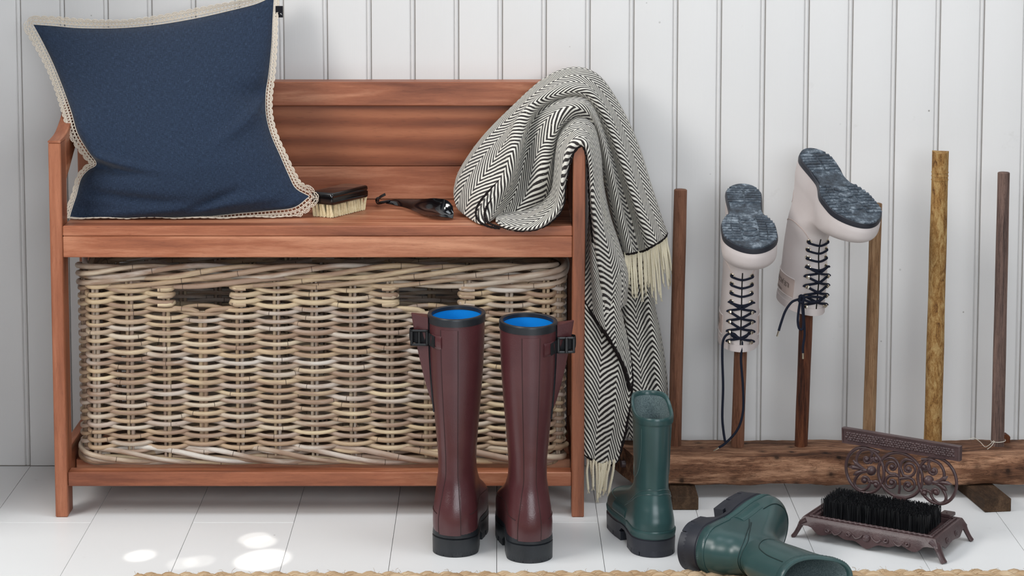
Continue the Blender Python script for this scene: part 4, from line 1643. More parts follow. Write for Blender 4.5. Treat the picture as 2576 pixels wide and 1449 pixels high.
    for lo, hi in (((-0.014, -0.003, -0.0125), (-0.0095, 0.003, 0.0125)), ((0.0095, -0.003, -0.0125), (0.014, 0.003, 0.0125)), ((-0.014, -0.003, 0.0090), (0.014, 0.003, 0.0125)),
                   ((-0.014, -0.003, -0.0125), (0.014, 0.003, -0.0090)), ((-0.002, -0.0045, -0.0125), (0.003, 0.001, 0.0125))):
        mb.cbox(lo, hi, 0.0009, Mx)
    mb.build('buckle', MAT['plastic'], st_, sharp=30, T=W)
    qa, qb = (0.862, 0.940) if outer < 0 else (0.060, 0.138)
    mb = b.band(zs_ - 0.0105, zs_ + 0.0105, qa, qb, 0.0030, 8, 14, fn=lambda a_, c_: -0.0022 * (np.abs(np.linspace(-1, 1, a_))[:, None] ** 4 + 0 * np.zeros((1, c_))))
    mb.build('tab', MAT['maroon'], t, sharp=60, T=W)
    return t


o1 = PZ(1138, 1404, 0)
maroon_boot('wellington_boot', 'left boot of the tall maroon pair, strap and gusset on its left side', (o1.x, o1.y, 0), math.radians(-7), -1)
o2 = PZ(1341, 1419, 0)
maroon_boot('wellington_boot', 'right boot of the tall maroon pair, strap and gusset on its right side', (o2.x, o2.y, 0), math.radians(8), 1, 0.985)

# ---- the child's green pair
PLAN_G = [(0, 0.80), (0.18, 0.83), (0.40, 0.84), (0.68, 1.0), (0.86, 0.97), (1.0, 0.85)]
LV_G = [
    (0.026, 0.004, 0.208, 0.0390, 0.034, 0.044, 1), (0.038, 0.000, 0.212, 0.0400, 0.034, 0.044, 1), (0.050, 0.000, 0.206, 0.0395, 0.034, 0.044, 1),
    (0.060, 0.002, 0.192, 0.0380, 0.034, 0.044, 1), (0.069, 0.004, 0.166, 0.0360, 0.034, 0.044, 0.9), (0.078, 0.007, 0.132, 0.0335, 0.034, 0.036, 0.7),
    (0.088, 0.009, 0.106, 0.0305, 0.036, 0.036, 0.4), (0.102, 0.011, 0.094, 0.0268, 0.0415, 0.0415, 0.1), (0.120, 0.010, 0.091, 0.0262, 0.0405, 0.0405, 0),
    (0.150, 0.007, 0.092, 0.0274, 0.0425, 0.0425, 0), (0.185, 0.004, 0.094, 0.0290, 0.045, 0.045, 0), (0.216, 0.002, 0.096, 0.0304, 0.047, 0.047, 0)]
RIM_G = [(0, 0.0), (0.30, 0.0005), (0.50, 0.008), (0.66, 0.019), (0.85, 0.0235), (1.0, 0.023)]


def green_boot(name, label, T, origin, dark_lines, flex=None):
    b = Boot(LV_G, PLAN_G, 0.212, bend=-0.006, rim=RIM_G, zr=0.13, T=T, flex=flex)
    t = thing(name, label, 'boot', tuple(origin), "child's green wellington boots")
    W = b.world
    top = 0.216
    b.shell(0.026, top).build('upper', MAT['green'], t, sharp=60, T=W)
    b.liner(0.10, top - 0.001).build('lining', MAT['grey_lining'], t, sharp=60, T=W)
    chk = lambda a_, c_: 0.0011 * ((np.arange(a_)[:, None] + np.arange(c_)[None, :]) % 2) * np.clip(np.sin(np.linspace(0, np.pi, a_))[:, None] * 3, 0, 1)
    rb_ = lambda a_, c_: 0.0009 * ((np.arange(c_)[None, :]) % 2) * np.clip(np.sin(np.linspace(0, np.pi, a_))[:, None] * 3, 0, 1)
    b.band(top - 0.0105, top + 0.0001, 0, 1, 0.0010, 7, 128, wrap=True, fn=chk, over=0.0036).build('collar', MAT['green'], t, sharp=60, T=W)
    b.band(0.0275, 0.0405, 0.80, 1.20, 0.0008, 9, 110, fn=chk).build('heel_band', MAT['green'], t, sharp=60, T=W)
    for a0, a1 in ((0.20, 0.46), (0.54, 0.80)):
        zf = (lambda Q: 0.014 * np.exp(-((Q - (0.29 if a0 < 0.5 else 0.71)) / 0.045) ** 2)) if True else None
        b.band(0.0275, 0.0385, a0, a1, 0.0006, 6, 120, fn=rb_).build('foxing', MAT['green'], t, sharp=60, T=W)
    for q0, q1 in ((0.215, 0.300), (0.700, 0.785)):
        b.band(0.040, 0.058, q0, q1, 0.0004, 6, 44, fn=rb_).build('grip_panel', MAT['green'], t, sharp=60, T=W)
    lm = MAT['green_dark'] if dark_lines else MAT['green']
    ln = MB()
    for sgn in (0, 1):
        f = (lambda q: q) if sgn == 0 else (lambda q: 1 - q)
        for dz in (0.0, 0.0075):
            b.line([(0.096 + dz, f(0.0)), (0.096 + dz, f(0.08)), (0.090 + dz, f(0.16)), (0.076 + dz, f(0.21)), (0.060 + dz, f(0.235))], 0.0008, 0.0001, 50, ln)
        b.line([(0.200, f(0.14)), (0.160, f(0.15)), (0.128, f(0.19)), (0.116, f(0.25)), (0.122, f(0.31)), (0.145, f(0.36)), (0.180, f(0.40))], 0.0008, 0.0001, 60, ln)
    b.line([(0.061, 0.30), (0.063, 0.40), (0.0605, 0.5), (0.063, 0.60), (0.061, 0.70)], 0.0008, 0.0002, 60, ln)
    ln.build('moulded_line', lm, t, fix=False, T=W)
    zb = lambda y: 0.006 + 0.0145 * SM(0.31, 0.345, y) * (1 - SM(0.46, 0.54, y))
    s = b.sole(0.0285, 0.0022, zb, layers=[(0, -0.0006), (0.08, 0), (0.86, 0.0006), (0.9, -0.001), (1.0, -0.0012)])
    b.lug(s, -0.078, 0.078, 0.0, 0.014, 0.0022, 0.026, 21)
    for k in range(8):
        for sd in (0, 1):
            a = 0.080 + k * 0.0525
            if 0.17 < a < 0.235:
                continue
            qa, qb = a + 0.002, a + 0.0505
            if sd:
                qa, qb = 1 - qb, 1 - qa
            b.lug(s, qa, qb, 0.0, 0.014, 0.0022, 0.022)
    s.build('sole', MAT['sole_dark'], t, sharp=35, T=W)
    return t


o3 = PZ(1656, 1404, 0)
green_boot('child_boot', "child's dark green rubber boot standing upright beside the throw", place((o3.x, o3.y, 0), math.radians(9.5)), (o3.x, o3.y, 0), False)
hl = PZ(1702, 1390, 0.043)
toe = PZ(1975, 1260, 0.048)
ey = (toe - hl).normalized()
T4 = frame(ey, (0.80, -0.62, 0.05), hl, False)
T4 = (T4[0] * np.array([1.08, 1.08, 1.17]), T4[1])
green_boot('child_boot', "child's dark green rubber boot lying on its side across the rug edge", T4, (hl.x + 0.1, hl.y, 0), True, (0.06, 0.05, -0.42, 0.08))

# ---- the blush lace-up pair, upside down on the pegs of the rack
PLAN_P = [(0, 0.64), (0.16, 0.67), (0.40, 0.61), (0.66, 1.0), (0.84, 0.98), (1.0, 0.84)]
LV_P = [
    (0.008, 0.004, 0.236, 0.0430, 0.034, 0.050, 1), (0.018, 0.000, 0.240, 0.0440, 0.034, 0.050, 1), (0.036, 0.000, 0.236, 0.0435, 0.034, 0.050, 1),
    (0.048, 0.002, 0.220, 0.0415, 0.034, 0.050, 1), (0.059, 0.004, 0.194, 0.0385, 0.034, 0.046, 0.9), (0.073, 0.007, 0.152, 0.0345, 0.034, 0.040, 0.7),
    (0.092, 0.009, 0.120, 0.0310, 0.036, 0.038, 0.4), (0.110, 0.008, 0.110, 0.0300, 0.042, 0.042, 0.1), (0.140, 0.004, 0.110, 0.0302, 0.050, 0.050, 0),
    (0.180, -0.004, 0.112, 0.0316, 0.055, 0.055, 0), (0.220, -0.010, 0.113, 0.0328, 0.060, 0.060, 0), (0.258, -0.013, 0.113, 0.0334, 0.062, 0.062, 0)]


def blush_boot(name, label, T, origin, flexa, text):
    b = Boot(LV_P, PLAN_P, 0.240, bend=-0.008, T=T, flex=(0.10, 0.05, flexa, 0.10))
    t = thing(name, label, 'boot', tuple(origin), 'blush lace-up rubber boots')
    W = b.world
    top = 0.258
    b.shell(0.008, top).build('upper', MAT['blush'], t, sharp=60, T=W)
    b.liner(0.14, top - 0.001).build('lining', MAT['dark'], t, sharp=60, T=W)
    b.band(top - 0.012, top + 0.0002, 0.02, 0.98, 0.0012, 5, 64, wrap=True).build('collar', MAT['blush'], t, sharp=50, T=W)
    b.line([(0.112, 0.5), (0.16, 0.5), (0.2, 0.5), (top, 0.5)], 0.0011, 0.0001, 40).build('front_slit', MAT['dark'], t, fix=False, T=W)
    for sg in (0, 1):
        f = (lambda q: q) if sg == 0 else (lambda q: 1 - q)
        mb = b.line([(0.118, f(0.42)), (0.105, f(0.34)), (0.110, f(0.22)), (0.130, f(0.10)), (0.138, f(0.0))], 0.0009, 0.0, 50)
        b.line([(0.016 + .05, f(0.05)), (0.075, f(0.12)), (0.088, f(0.13)), (0.10, f(0.06)), (0.102, f(0.0))], 0.0007, 0.0, 40, mb)
        mb.build('moulded_line', MAT['blush_band'], t, fix=False, T=W)
        q0, q1 = sorted((f(0.03), f(0.33)))
        b.band(0.205, 0.236, q0, q1, 0.0012, 5, 30).build('strap_panel', MAT['blush_band'], t, sharp=50, T=W)
        mb = MB()
        for zz in (0.204, 0.237):
            b.line([(zz, q0), (zz, (q0 + q1) / 2), (zz, q1)], 0.0009, 0.001, 30, mb)
        mb.build('strap_edge', MAT['blush'], t, fix=False, T=W)
        if text:
            for word, zc_, hh, qa, qb in (('ILSE JACOBSEN', 0.2135, 0.0105, 0.115, 0.295), ('HORNBÆK', 0.2285, 0.0042, 0.175, 0.235)):
                cu = bpy.data.curves.new('letters', 'FONT')
                cu.body = word
                tmp = bpy.data.objects.new('letters', cu)
                dg = bpy.context.evaluated_depsgraph_get()
                C.objects.link(tmp)
                dg.update()
                me = bpy.data.meshes.new_from_object(tmp.evaluated_get(bpy.context.evaluated_depsgraph_get()))
                bpy.data.objects.remove(tmp)
                V = np.array([v.co[:] for v in me.vertices])
                V[:, 0] = (V[:, 0] - V[:, 0].min()) / np.ptp(V[:, 0])
                V[:, 1] = (V[:, 1] - V[:, 1].min()) / np.ptp(V[:, 1])
                mb = MB()
                # the words run round the leg and read upright when the boot stands
                uu = 1 - V[:, 0]                                  # these lasts are mirrored (right and left boot)
                Q = qa + (qb - qa) * uu if sg == 0 else 1 - (qb - (qb - qa) * uu)
                P = b.pt(zc_ + (V[:, 1] - 0.5) * hh + 0.004, Q, np.full(len(V), 0.0017))
                mb.v = [tuple(p) for p in P]
                mb.f = [list(p.vertices) for p in me.polygons]
                mb.uv = [[(0, 0)] * len(q) for q in mb.f]
                mb.build('raised_letters', MAT['blush_text'], t, fix=False, smooth_=False, T=W)
    # sole and tread
    zb = lambda y: 0.0 + 0.0035 * SM(0.30, 0.36, y) * (1 - SM(0.42, 0.50, y))
    b.sole(0.0115, 0.0015, zb, layers=[(0, -0.002), (0.10, -0.0002), (0.5, 0.0006), (0.9, 0), (1.0, -0.0015)]).build('sole', MAT['sole_dark'], t, sharp=40, T=W)
    oq = b.sole(0.0008, -0.0012, lambda y: zb(y) - 0.0004, layers=[(0, 0), (1.0, 0)])
    oq.build('outsole', MAT['tread'], t, sharp=40, T=W)
    tr = MB()
    rt = random.Random(4)

    def halfw(y):
        q = math.acos(1 - 2 * (y - 0.004) / 0.232) / (2 * math.pi)
        return float(b.raw(0.016, q)[0]), float(b.raw(0.016, 1 - q)[0])
    for k in range(10):                                   # side bars of the forefoot
        y = 0.124 + k * 0.0088
        xr_, xl = halfw(y)
        xr_, xl = xr_ - 0.0006, xl + 0.0006
        m_ = (xr_ + xl) / 2
        for sgn, xe in ((1, xr_), (-1, xl)):
            a, c = (m_ + sgn * (0.0155 - 0.0004 * abs(k - 4)), xe)
            for p, q in ((a, a + (c - a) * 0.46), (a + (c - a) * 0.49, c)):
                lo, hi = sorted((p, q))
                tr.cbox((lo, y - 0.0030, -0.0019), (hi, y + 0.0031, 0.002), 0.0007)
    for k in range(4):                                    # the middle ladder: pointed ovals
        y = 0.134 + k * 0.0185
        m_ = sum(halfw(y)) / 2
        n_ = 14
        out_ = [(m_ + 0.0125 * math.cos(2 * math.pi * i / n_), y + 0.0068 * math.copysign(abs(math.sin(2 * math.pi * i / n_)) ** 0.8, math.sin(2 * math.pi * i / n_))) for i in range(n_)]
        tr.prism(out_, 2, -0.0022, 0.002, 0.0008)
    for k in range(6):                                    # heel bars
        y = 0.026 + k * 0.0085
        xr_, xl = halfw(y)
        for p, q in ((xl + .001, xl * 0.35 + xr_ * 0.65 - 0.001 - 0.009), (xl * .35 + xr_ * .65 - 0.007, xr_ - 0.001)):
            tr.cbox((p, y - 0.0030, -0.0020), (q, y + 0.0030, 0.002), 0.0008)
    toe_pts = []
    for q in np.linspace(0.40, 0.60, 20):
        p = b.ring2(np.array(0.016), np.array(q), -0.002)
        toe_pts.append((p[0], p[1]))
    tp = MB()
    tp.prism(toe_pts, 2, -0.0018, 0.002, 0.0006)
    tp.build('toe_plate', MAT['tread'], t, sharp=35, T=W)
    hp_ = []
    for q in list(np.linspace(-0.085, 0.085, 16)):
        p = b.ring2(np.array(0.016), np.array(q % 1.0), -0.002)
        hp_.append((p[0], p[1]))
    tp = MB()
    tp.prism(hp_, 2, -0.0016, 0.002, 0.0006)
    tp.build('heel_plate', MAT['tread'], t, sharp=35, T=W)
    o = tr.build('tread', MAT['tread'], t, sharp=35, T=W)
    o['kind'] = 'stuff'
    # maker's ring on the instep
    mb = MB()
    cy_ = 0.106
    mb.tube([(0.009 * math.cos(a), cy_ + 0.006 * math.sin(a), 0.0028) for a in np.linspace(0, 2 * math.pi, 24, endpoint=False)], 0.0005, n=5, closed=True)
    for k in range(4):
        mb.tube([(-0.005 + k * 0.003, cy_ - 0.0015, 0.0028), (-0.0035 + k * 0.003, cy_ + 0.0015, 0.0028)], 0.0005, n=5)
    mb.build('ring_mark', MAT['white_thread'], t, fix=False, T=W)
    # eyelets and hooks
    pos = {}
    for k in range(8):
        z = 0.2420 - 0.0172 * k
        for sg in (1, -1):
            x = sg * (0.0172 if k < 4 else 0.0158)
            q = b.q_at_x(z, x)
            c = b.pt(z, q, np.array(0.0006))
            nn = nrm((b.pt(z, q, np.array(0.003)) - b.pt(z, q, np.array(0.0))).reshape(1, 3))[0]
            pos[(k, sg)] = (c, nn)
            tz = np.array([0, 0, 1.0])
            tx = nrm(np.cross(tz, nn)[None])[0]
            tz = np.cross(nn, tx)
            mb = MB()
            if k >= 4:
                mb.tube([c + (tx * math.cos(a) + tz * math.sin(a)) * 0.0040 for a in np.linspace(0, 2 * math.pi, 16, endpoint=False)], 0.0013, n=6, closed=True)
                mb.build('eyelet', MAT['steel'], t, fix=False, T=W)
            else:
                out_ = [c + tx * sg * -0.001 + nn * 0.0002, c + tx * sg * 0.0015 + nn * 0.0030, c + tx * sg * 0.0042 + nn * 0.0045, c + tx * sg * 0.0058 + nn * 0.0030]
                mb.tube(spline(out_, 10), [0.0030] * 8 + [0.0036, 0.0026], n=8)
                mb.tube([c + nn * 0.0001, c + nn * 0.0016], [0.0044, 0.0036], n=12)
                mb.build('lace_hook', MAT['steel'], t, fix=False, T=W)
    lc = MB()
    R_ = 0.0021

    def lift(p, nn, d):
        return p + nn * d
    for k in range(4, 8):                                 # bars through the eyelets
        (a, na), (c, nc) = pos[(k, 1)], pos[(k, -1)]
        m_ = b.pt((a[2] + c[2]) / 2 + 0.0035, 0.5, np.array(0.0026))
        lc.tube(spline([a - na * 0.002, lift(a, na, 0.0022) + np.array([0, 0, .001]), m_, lift(c, nc, 0.0022) + np.array([0, 0, .001]), c - nc * 0.002], 26), R_, n=8)
    for k in range(0, 4):
        (a, na), (c, nc) = pos[(k, 1)], pos[(k, -1)]
        (a2, na2), (c2, nc2) = pos[(k + 1, 1)], pos[(k + 1, -1)]
        for (p, n1), (r, n2), e in (((a, na), (c2, nc2), 0.0), ((c, nc), (a2, na2), 0.0028)):
            m_ = b.pt((p[2] + r[2]) / 2, 0.5, np.array(0.0024 + e))
            sgn = 1 if p is a else -1
            lc.tube(spline([lift(p, n1, 0.0028) + np.array([0.0036 * sgn, 0, 0.001]), lift(p, n1, 0.0036) + np.array([0, 0, -0.0018]), m_, lift(r, n2, 0.0034), lift(r, n2, 0.0026) + np.array([-0.0036 * sgn, 0, 0.0012])], 30), R_, n=8)
    lc.build('lacing', MAT['lace_navy'], t, fix=False, T=W)
    return t, b, pos


h5 = PY(1868, 462, -0.125)
T5 = frame((-0.055, -0.955, -0.292), (0.0, 0.29, -0.955), h5, True)
boot5, b5, pos5 = blush_boot('lace_up_boot', 'pale blush lace-up rubber boot hanging straight and upside down on the second peg', T5, h5, math.radians(12), True)
h6 = PY(2035, 372, -0.125)
T6 = frame((0.26, -0.88, -0.39), (-0.13, 0.37, -0.92), h6, True)
boot6, b6, pos6 = blush_boot('lace_up_boot', 'pale blush lace-up rubber boot turned sideways and upside down on the third peg', T6, h6, math.radians(15), True)


def cord(pts, Y, t, r=0.0021, name='loose_lace', tips=False):
    mb = MB()
    W_ = []
    for p in pts:
        dy = p[2] if len(p) > 2 else 0.0
        W_.append(PY(p[0], p[1], Y + dy))
    mb.tube(spline(W_, 90), r, n=8)
    o = mb.build(name, MAT['lace_navy'], t, fix=False)
    if tips:
        a, b_ = W_[-2], W_[-1]
        d = (b_ - a).normalized()
        m2 = MB()
        m2.tube([b_ - d * 0.002, b_ + d * 0.010], 0.0016, n=8)
        m2.build('lace_tip', MAT['steel'], o, fix=False)
    return o


k0 = b5.world(np.array([pos5[(0, 1)][0] + pos5[(0, 1)][1] * 0.006]))[0]
YL5 = float(k0[1]) - 0.004
cord([(1885, 836), (1876, 848), (1860, 848), (1846, 840), (1830, 841), (1819, 858), (1817, 898), (1819, 973), (1817, 1047), (1820, 1085), (1824, 1111)], YL5, boot5)
cord([(1834, 834), (1846, 848), (1860, 853), (1867, 862), (1864, 906), (1869, 973), (1869, 1036), (1855, 1081), (1826, 1114), (1808, 1126)], YL5, boot5, tips=True)
k0 = b6.world(np.array([pos6[(0, 1)][0] + pos6[(0, 1)][1] * 0.006, pos6[(0, -1)][0] + pos6[(0, -1)][1] * 0.006]))
YL6 = float(k0[:, 1].min()) - 0.004
cord([(2012, 752), (1992, 760), (1976, 782), (1965, 812), (1959, 832)], YL6, boot6, tips=True)
cord([(2014, 752), (2030, 747), (2054, 747), (2067, 750), (2058, 757), (2040, 760), (2022, 754)], YL6 - 0.003, boot6)
cord([(2014, 754), (2010, 775), (2007, 805), (2010, 825), (2018, 828), (2021, 812), (2019, 780), (2018, 756)], YL6 - 0.002, boot6)
cord([(2020, 758), (2022, 800), (2024, 840), (2020, 872), (2020, 888)], YL6, boot6, tips=True)
cord([(2010, 748), (2016, 744), (2022, 750), (2018, 760), (2011, 757), (2012, 748)], YL6 - 0.005, boot6, 0.0026, 'knot')


# ---------------------------------------------------------------- boot rack: old beam with upright pegs
YBF = -0.205                       # front face of the beam
ztop = PY(1900, 1150, YBF).z
zbot = PY(1900, 1222, YBF).z
rack = thing('boot_rack', 'rustic boot rack of an old timber beam with six upright wooden pegs by the wall', 'boot rack', (0.55, -0.14, 0))
pb = PZ(1855, 1121, ztop)
YD = pb.y
fl = PY(1600, 1160, YBF).x
bl = PY(1542, 1120, -0.10).x
XE = 0.98
rk = random.Random(9)
# beam: worn, slightly wavy faces
nx = 90
sec_pts = 20
G = []
for i in range(nx):
    f = i / (nx - 1)
    row = []
    prof = [(YBF, zbot + .004), (YBF - .002, (zbot + ztop) / 2), (YBF + .001, ztop - .006), (YBF + .006, ztop - .0012), (YBF + 0.04, ztop), (-0.095, ztop), (-0.090, ztop - .004), (-0.090, zbot), (-0.14, zbot - .001), (YBF + .006, zbot)]
    for y, z in prof:
        k = (y - YBF) / (-0.09 - YBF)
        x0 = fl + (bl - fl) * k
        x = x0 + (XE - x0) * f
        jy = 0.0006 * math.sin(x * 31 + z * 60) + 0.0006 * math.sin(x * 83 + 2) + rk.uniform(-.0004, .0004)
        jz = 0.0007 * math.sin(x * 23 + 1) + 0.0006 * math.sin(x * 71) + rk.uniform(-.0004, .0004)
        if z < zbot + 0.002:
            jz += 0.004 * math.exp(-((x - 0.50) / 0.05) ** 2) - 0.0035 * math.exp(-((x - 0.55) / 0.03) ** 2)
        row.append((x, y + jy, z + jz))
    G.append(row)
G = np.array(G)
mb = MB()
mb.grid(G, wv=True)
ns_ = G.shape[1]
mb.f.append([k for k in range(ns_)])
mb.uv.append([(0, 0)] * ns_)
mb.f.append([(nx - 1) * ns_ + k for k in range(ns_)])
mb.uv.append([(0, 0)] * ns_)
mb.build('beam', MAT['beam'], rack, sharp=50)
# bolt in the slanted end
ec = PY(1566, 1166, -0.150)
mb = MB()
mb.tube([ec + Vector((0.004, 0, 0)), ec + Vector((-0.003, -0.002, 0))], [0.007, 0.006], n=10)
mb.build('bolt', MAT['iron'], rack, fix=False)


def block(px0, px1, yt, yb_, turn):
    a, b = PZ(px0, yb_, 0), PZ(px1, yb_, 0)
    wd = (b - a).length
    zt_ = zbot - 0.0004
    M_ = Matrix.Translation((a + b) / 2) @ Matrix.Rotation(turn, 4, 'Z')
    mb = MB()
    mb.cbox((-wd / 2, 0, 0.0), (wd / 2, 0.17, zt_), 0.0012, M_)
    mb.build('foot_block', MAT['block'], rack, sharp=25)


block(1691, 1757, 1229, 1283, math.radians(0))
block(2476, 2545, 1234, 1288, math.radians(8))


def peg(top, base, wt, wb, m, notch=False, name='peg', zb=None):
    """upright peg: pixel centre of its top and of its foot in the photograph."""
    A = PY(base[0], base[1], YD)
    B = PY(top[0], top[1], YD)
    s = 1.0 / (FPX / (CAM_D + YD)) * 1.0
    zlo = ztop - 0.004
    d = (B - A)
    A = A + d * ((zlo - A.z) / d.z)
    pts = [A + (B - A) * f for f in np.linspace(0, 1, 26)]
    k = 0.5 / 1480
    R = np.interp(np.linspace(0, 1, 26), [0, 1], [wb * k, wt * k])
    R = R * (1 + 0.025 * np.sin(np.linspace(0, 17, 26) + base[0]) * (0.8 if notch else 0.5))
    mb = MB()
    if notch:
        mb.tube(pts, R, n=20, caps=False)
        n = 20
        o = 25 * n
        for q in range(n):
            a = 2 * math.pi * q / n
            v = list(mb.v[o + q])
            v[2] += 0.004 * abs(math.sin(a + 0.3)) ** 2 - 0.0035
            mb.v[o + q] = tuple(v)
        c = Vector(pts[-1]) + Vector((0, 0, -0.004))
        top_ring = [Vector(mb.v[o + q]) for q in range(n)]
        inner = [c + (p - c) * 0.72 + Vector((0, 0, 0.0012)) for p in top_ring]
        mb.grid(np.array([[tuple(p) for p in top_ring], [tuple(p) for p in inner]]), wv=True)
        mb.poly([tuple(p) for p in inner])
        for zz in (0.905, 0.918, 0.930):
            i = zz * 25
            p = A + (B - A) * zz
            r = np.interp(i, range(26), R)
            mb.tube([p + Vector((math.cos(a) * r, math.sin(a) * r, 0)) for a in np.linspace(0, 2 * math.pi, 20, endpoint=False)], 0.0009, n=5, closed=True)
    else:
        ch = [pts[-1] + (B - A).normalized() * 0.0012]
        mb.tube(pts + ch, list(R) + [R[-1] * 0.88], n=20)
    return mb.build('peg', MAT[m], rack, sharp=45)


peg((1712, 478), (1697, 1120), 33, 33, 'dowel_brown')['label'] = 'plain brown peg'
peg((1874, 560), (1855, 1121), 31, 33, 'dowel_brown')
peg((2034, 640), (2015, 1124), 34, 33, 'dowel_red')['label'] = 'dark red-brown peg'
peg((2204, 513), (2185, 1118), 30, 32, 'dowel_tan')['label'] = 'tan peg with worn bark'
peg((2366, 380), (2346, 1122), 41, 45, 'dowel_gold', True)['label'] = 'thick golden peg with a notched end'
peg((2525, 435), (2509, 1127), 30, 33, 'dowel_grey')['label'] = 'grey weathered peg'
ppos = PY(2529, 1105, -0.105)
mb = MB()
out = [(ppos.x - 0.007, ztop - 0.004), (ppos.x + 0.007, ztop - 0.004), (ppos.x + 0.007, ztop + 0.010), (ppos.x + 0.001, ztop + 0.0145), (ppos.x - 0.007, ztop + 0.0135)]
mb.prism([(x, z) for x, z in out], 1, -0.112, -0.098, 0.0008)
mb.build('wooden_stub', MAT['dowel_red'], rack, sharp=25)
pc = PY(2511, 1108, YD)
mb = MB()
rr = 0.0122
mb.tube([pc + Vector((rr * math.cos(a), rr * math.sin(a), 0.003 * math.cos(a) * 0.3)) for a in np.linspace(0, 2 * math.pi, 24, endpoint=False)], 0.0007, n=5, closed=True)
mb.tube(spline([PY(2500, 1108, YD - 0.012), PY(2490, 1118, YD - 0.02), PY(2478, 1124, YD - 0.03), PY(2466, 1112, YD - 0.02), PY(2450, 1102, YD), PY(2436, 1106, YD)], 40), 0.0005, n=5)
mb.tube(spline([PY(2502, 1110, YD - 0.0125), PY(2494, 1122, YD - 0.022), PY(2484, 1130, YD - 0.034)], 16), 0.0006, n=5)
st_ = mb.build('string_tie', MAT['string'], rack, fix=False)


# ---------------------------------------------------------------- cast-iron boot brush
ZTR = 0.034
FL, FR, BR = PZ(2020, 1300, ZTR), PZ(2353, 1358, ZTR), PZ(2421, 1304, ZTR)
U, V = FR - FL, BR - FR
LU, LV = U.length, V.length
eu, ev = U.normalized(), V.normalized()
scr = thing('boot_scraper', 'ornate brown cast-iron boot brush stand with black bristles and scrollwork panel', 'boot scraper', tuple((FL + BR) / 2 - Vector((0, 0, ZTR))))


def sp(s, t, z):
    q = FL + eu * s + ev * t
    return (q.x, q.y, z)


mb = MB()
e = 0.006
NB_ = 40


def ring(off, z):
    pts = []
    a, b, c, d = -off, LU + off, -off, LV + off
    for k in range(NB_):
        pts.append((a + (b - a) * k / NB_, c, z))
    for k in range(12):
        pts.append((b, c + (d - c) * k / 12, z))
    for k in range(NB_):
        pts.append((b - (b - a) * k / NB_, d, z))
    for k in range(12):
        pts.append((a, d - (d - c) * k / 12, z))
    return pts


def scallop(p, side_len, x):
    f = x / side_len
    return 0.0150 + 0.0065 * math.cos(2 * math.pi * 2 * f) + 0.004 * math.cos(2 * math.pi * 6 * f)


def apron_low(off):
    out = []
    for k, (s, t, z) in enumerate(ring(off, 0)):
        if t <= 0 or t >= LV:
            f = min(max(s / LU, 0), 1)
            zz = 0.0130 - 0.0040 * math.cos(2 * math.pi * 2 * f) * (1 if 0.05 < f < 0.95 else 0) - 0.0022 * math.cos(2 * math.pi * 6 * f)
            zz = 0.0225 + (zz - 0.0015 - 0.0225) * min(1, max(0, (min(f, 1 - f) - 0.07) / 0.05))
            zz -= 0.003 * math.exp(-((f - 0.5) / 0.06) ** 2)
        else:
            f = t / LV
            zz = 0.0150 + 0.002 * math.cos(2 * math.pi * 2 * f)
            zz = 0.0225 + (zz - 0.0225) * min(1, max(0, (min(f, 1 - f) - 0.10) / 0.12))
        out.append((s, t, zz))
    return out


rows = [ring(-0.0175, ZTR - 0.006), ring(-0.0165, ZTR), ring(-0.0145, ZTR + 0.0012), ring(-0.0135, ZTR), ring(-0.004, ZTR), ring(-0.003, ZTR + 0.0012), ring(-0.0005, ZTR + 0.001), ring(0.001, ZTR - 0.001), ring(0.0035, ZTR - 0.006)]
lo_ = apron_low(0.0065)
rows.append(lo_)
rows.append([(s - (s - LU / 2) * 0.03, t - (t - LV / 2) * 0.06, z) for s, t, z in lo_])
rows.append([(s - (s - LU / 2) * 0.05, t - (t - LV / 2) * 0.10, ZTR - 0.004) for s, t, z in ring(0, 0)])
G = np.array([[sp(*p) for p in r] for r in rows])
mb.grid(G, wv=True)
flr = [sp(*p) for p in ring(-0.0170, ZTR - 0.006)]
mb.poly(flr)
mb.build('base_tray', MAT['iron'], scr, sharp=40)
# rope border
mb = MB()
rr = [sp(s, t, z) for s, t, z in ring(-0.0090, ZTR + 0.0008)]
rr = spline(rr, 420, closed=True)
mb.tube(rr, 0.0022, n=8, lobes=2, lobe_amp=0.35, twist=700, closed=True)
mb.build('rope_border', MAT['iron'], scr, fix=False, sharp=80)
for s, t, ds, dt in ((0, 0, -1, -0.25), (LU, 0, 1, -0.25), (LU, LV, 1, 0.25), (0, LV, -1, 0.25)):
    mb = MB()
    pts, rad = [], []
    for f, o_, z, r in ((0, -0.006, 0.030, 0.0085), (0.3, 0.002, 0.0245, 0.0080), (0.6, 0.0075, 0.014, 0.0062), (0.85, 0.0125, 0.005, 0.0056), (1, 0.0160, 0.0002, 0.0060)):
        pts.append(sp(s + ds * o_, t + dt * o_ * 0.9 - dt * 4 * 0.002, z))
        rad.append(r)
    P = spline(pts, 20)
    R = np.interp(np.linspace(0, 1, 20), np.linspace(0, 1, 5), rad)
    mb.tube(P, R, n=8, flat=(1.15, 0.62))
    o = mb.build('leg', MAT['iron'], scr, fix=False, sharp=45)
    for v in o.data.vertices:
        if v.co.z < 0.0:
            v.co.z = 0.0
# scrolls cast on the apron
mb = MB()


def apron_pt(s, z, out):
    k = np.clip((ZTR - 0.006 - z) / 0.012, -1, 1)
    return sp(s, -0.0038 - 0.0030 * k - out, z)


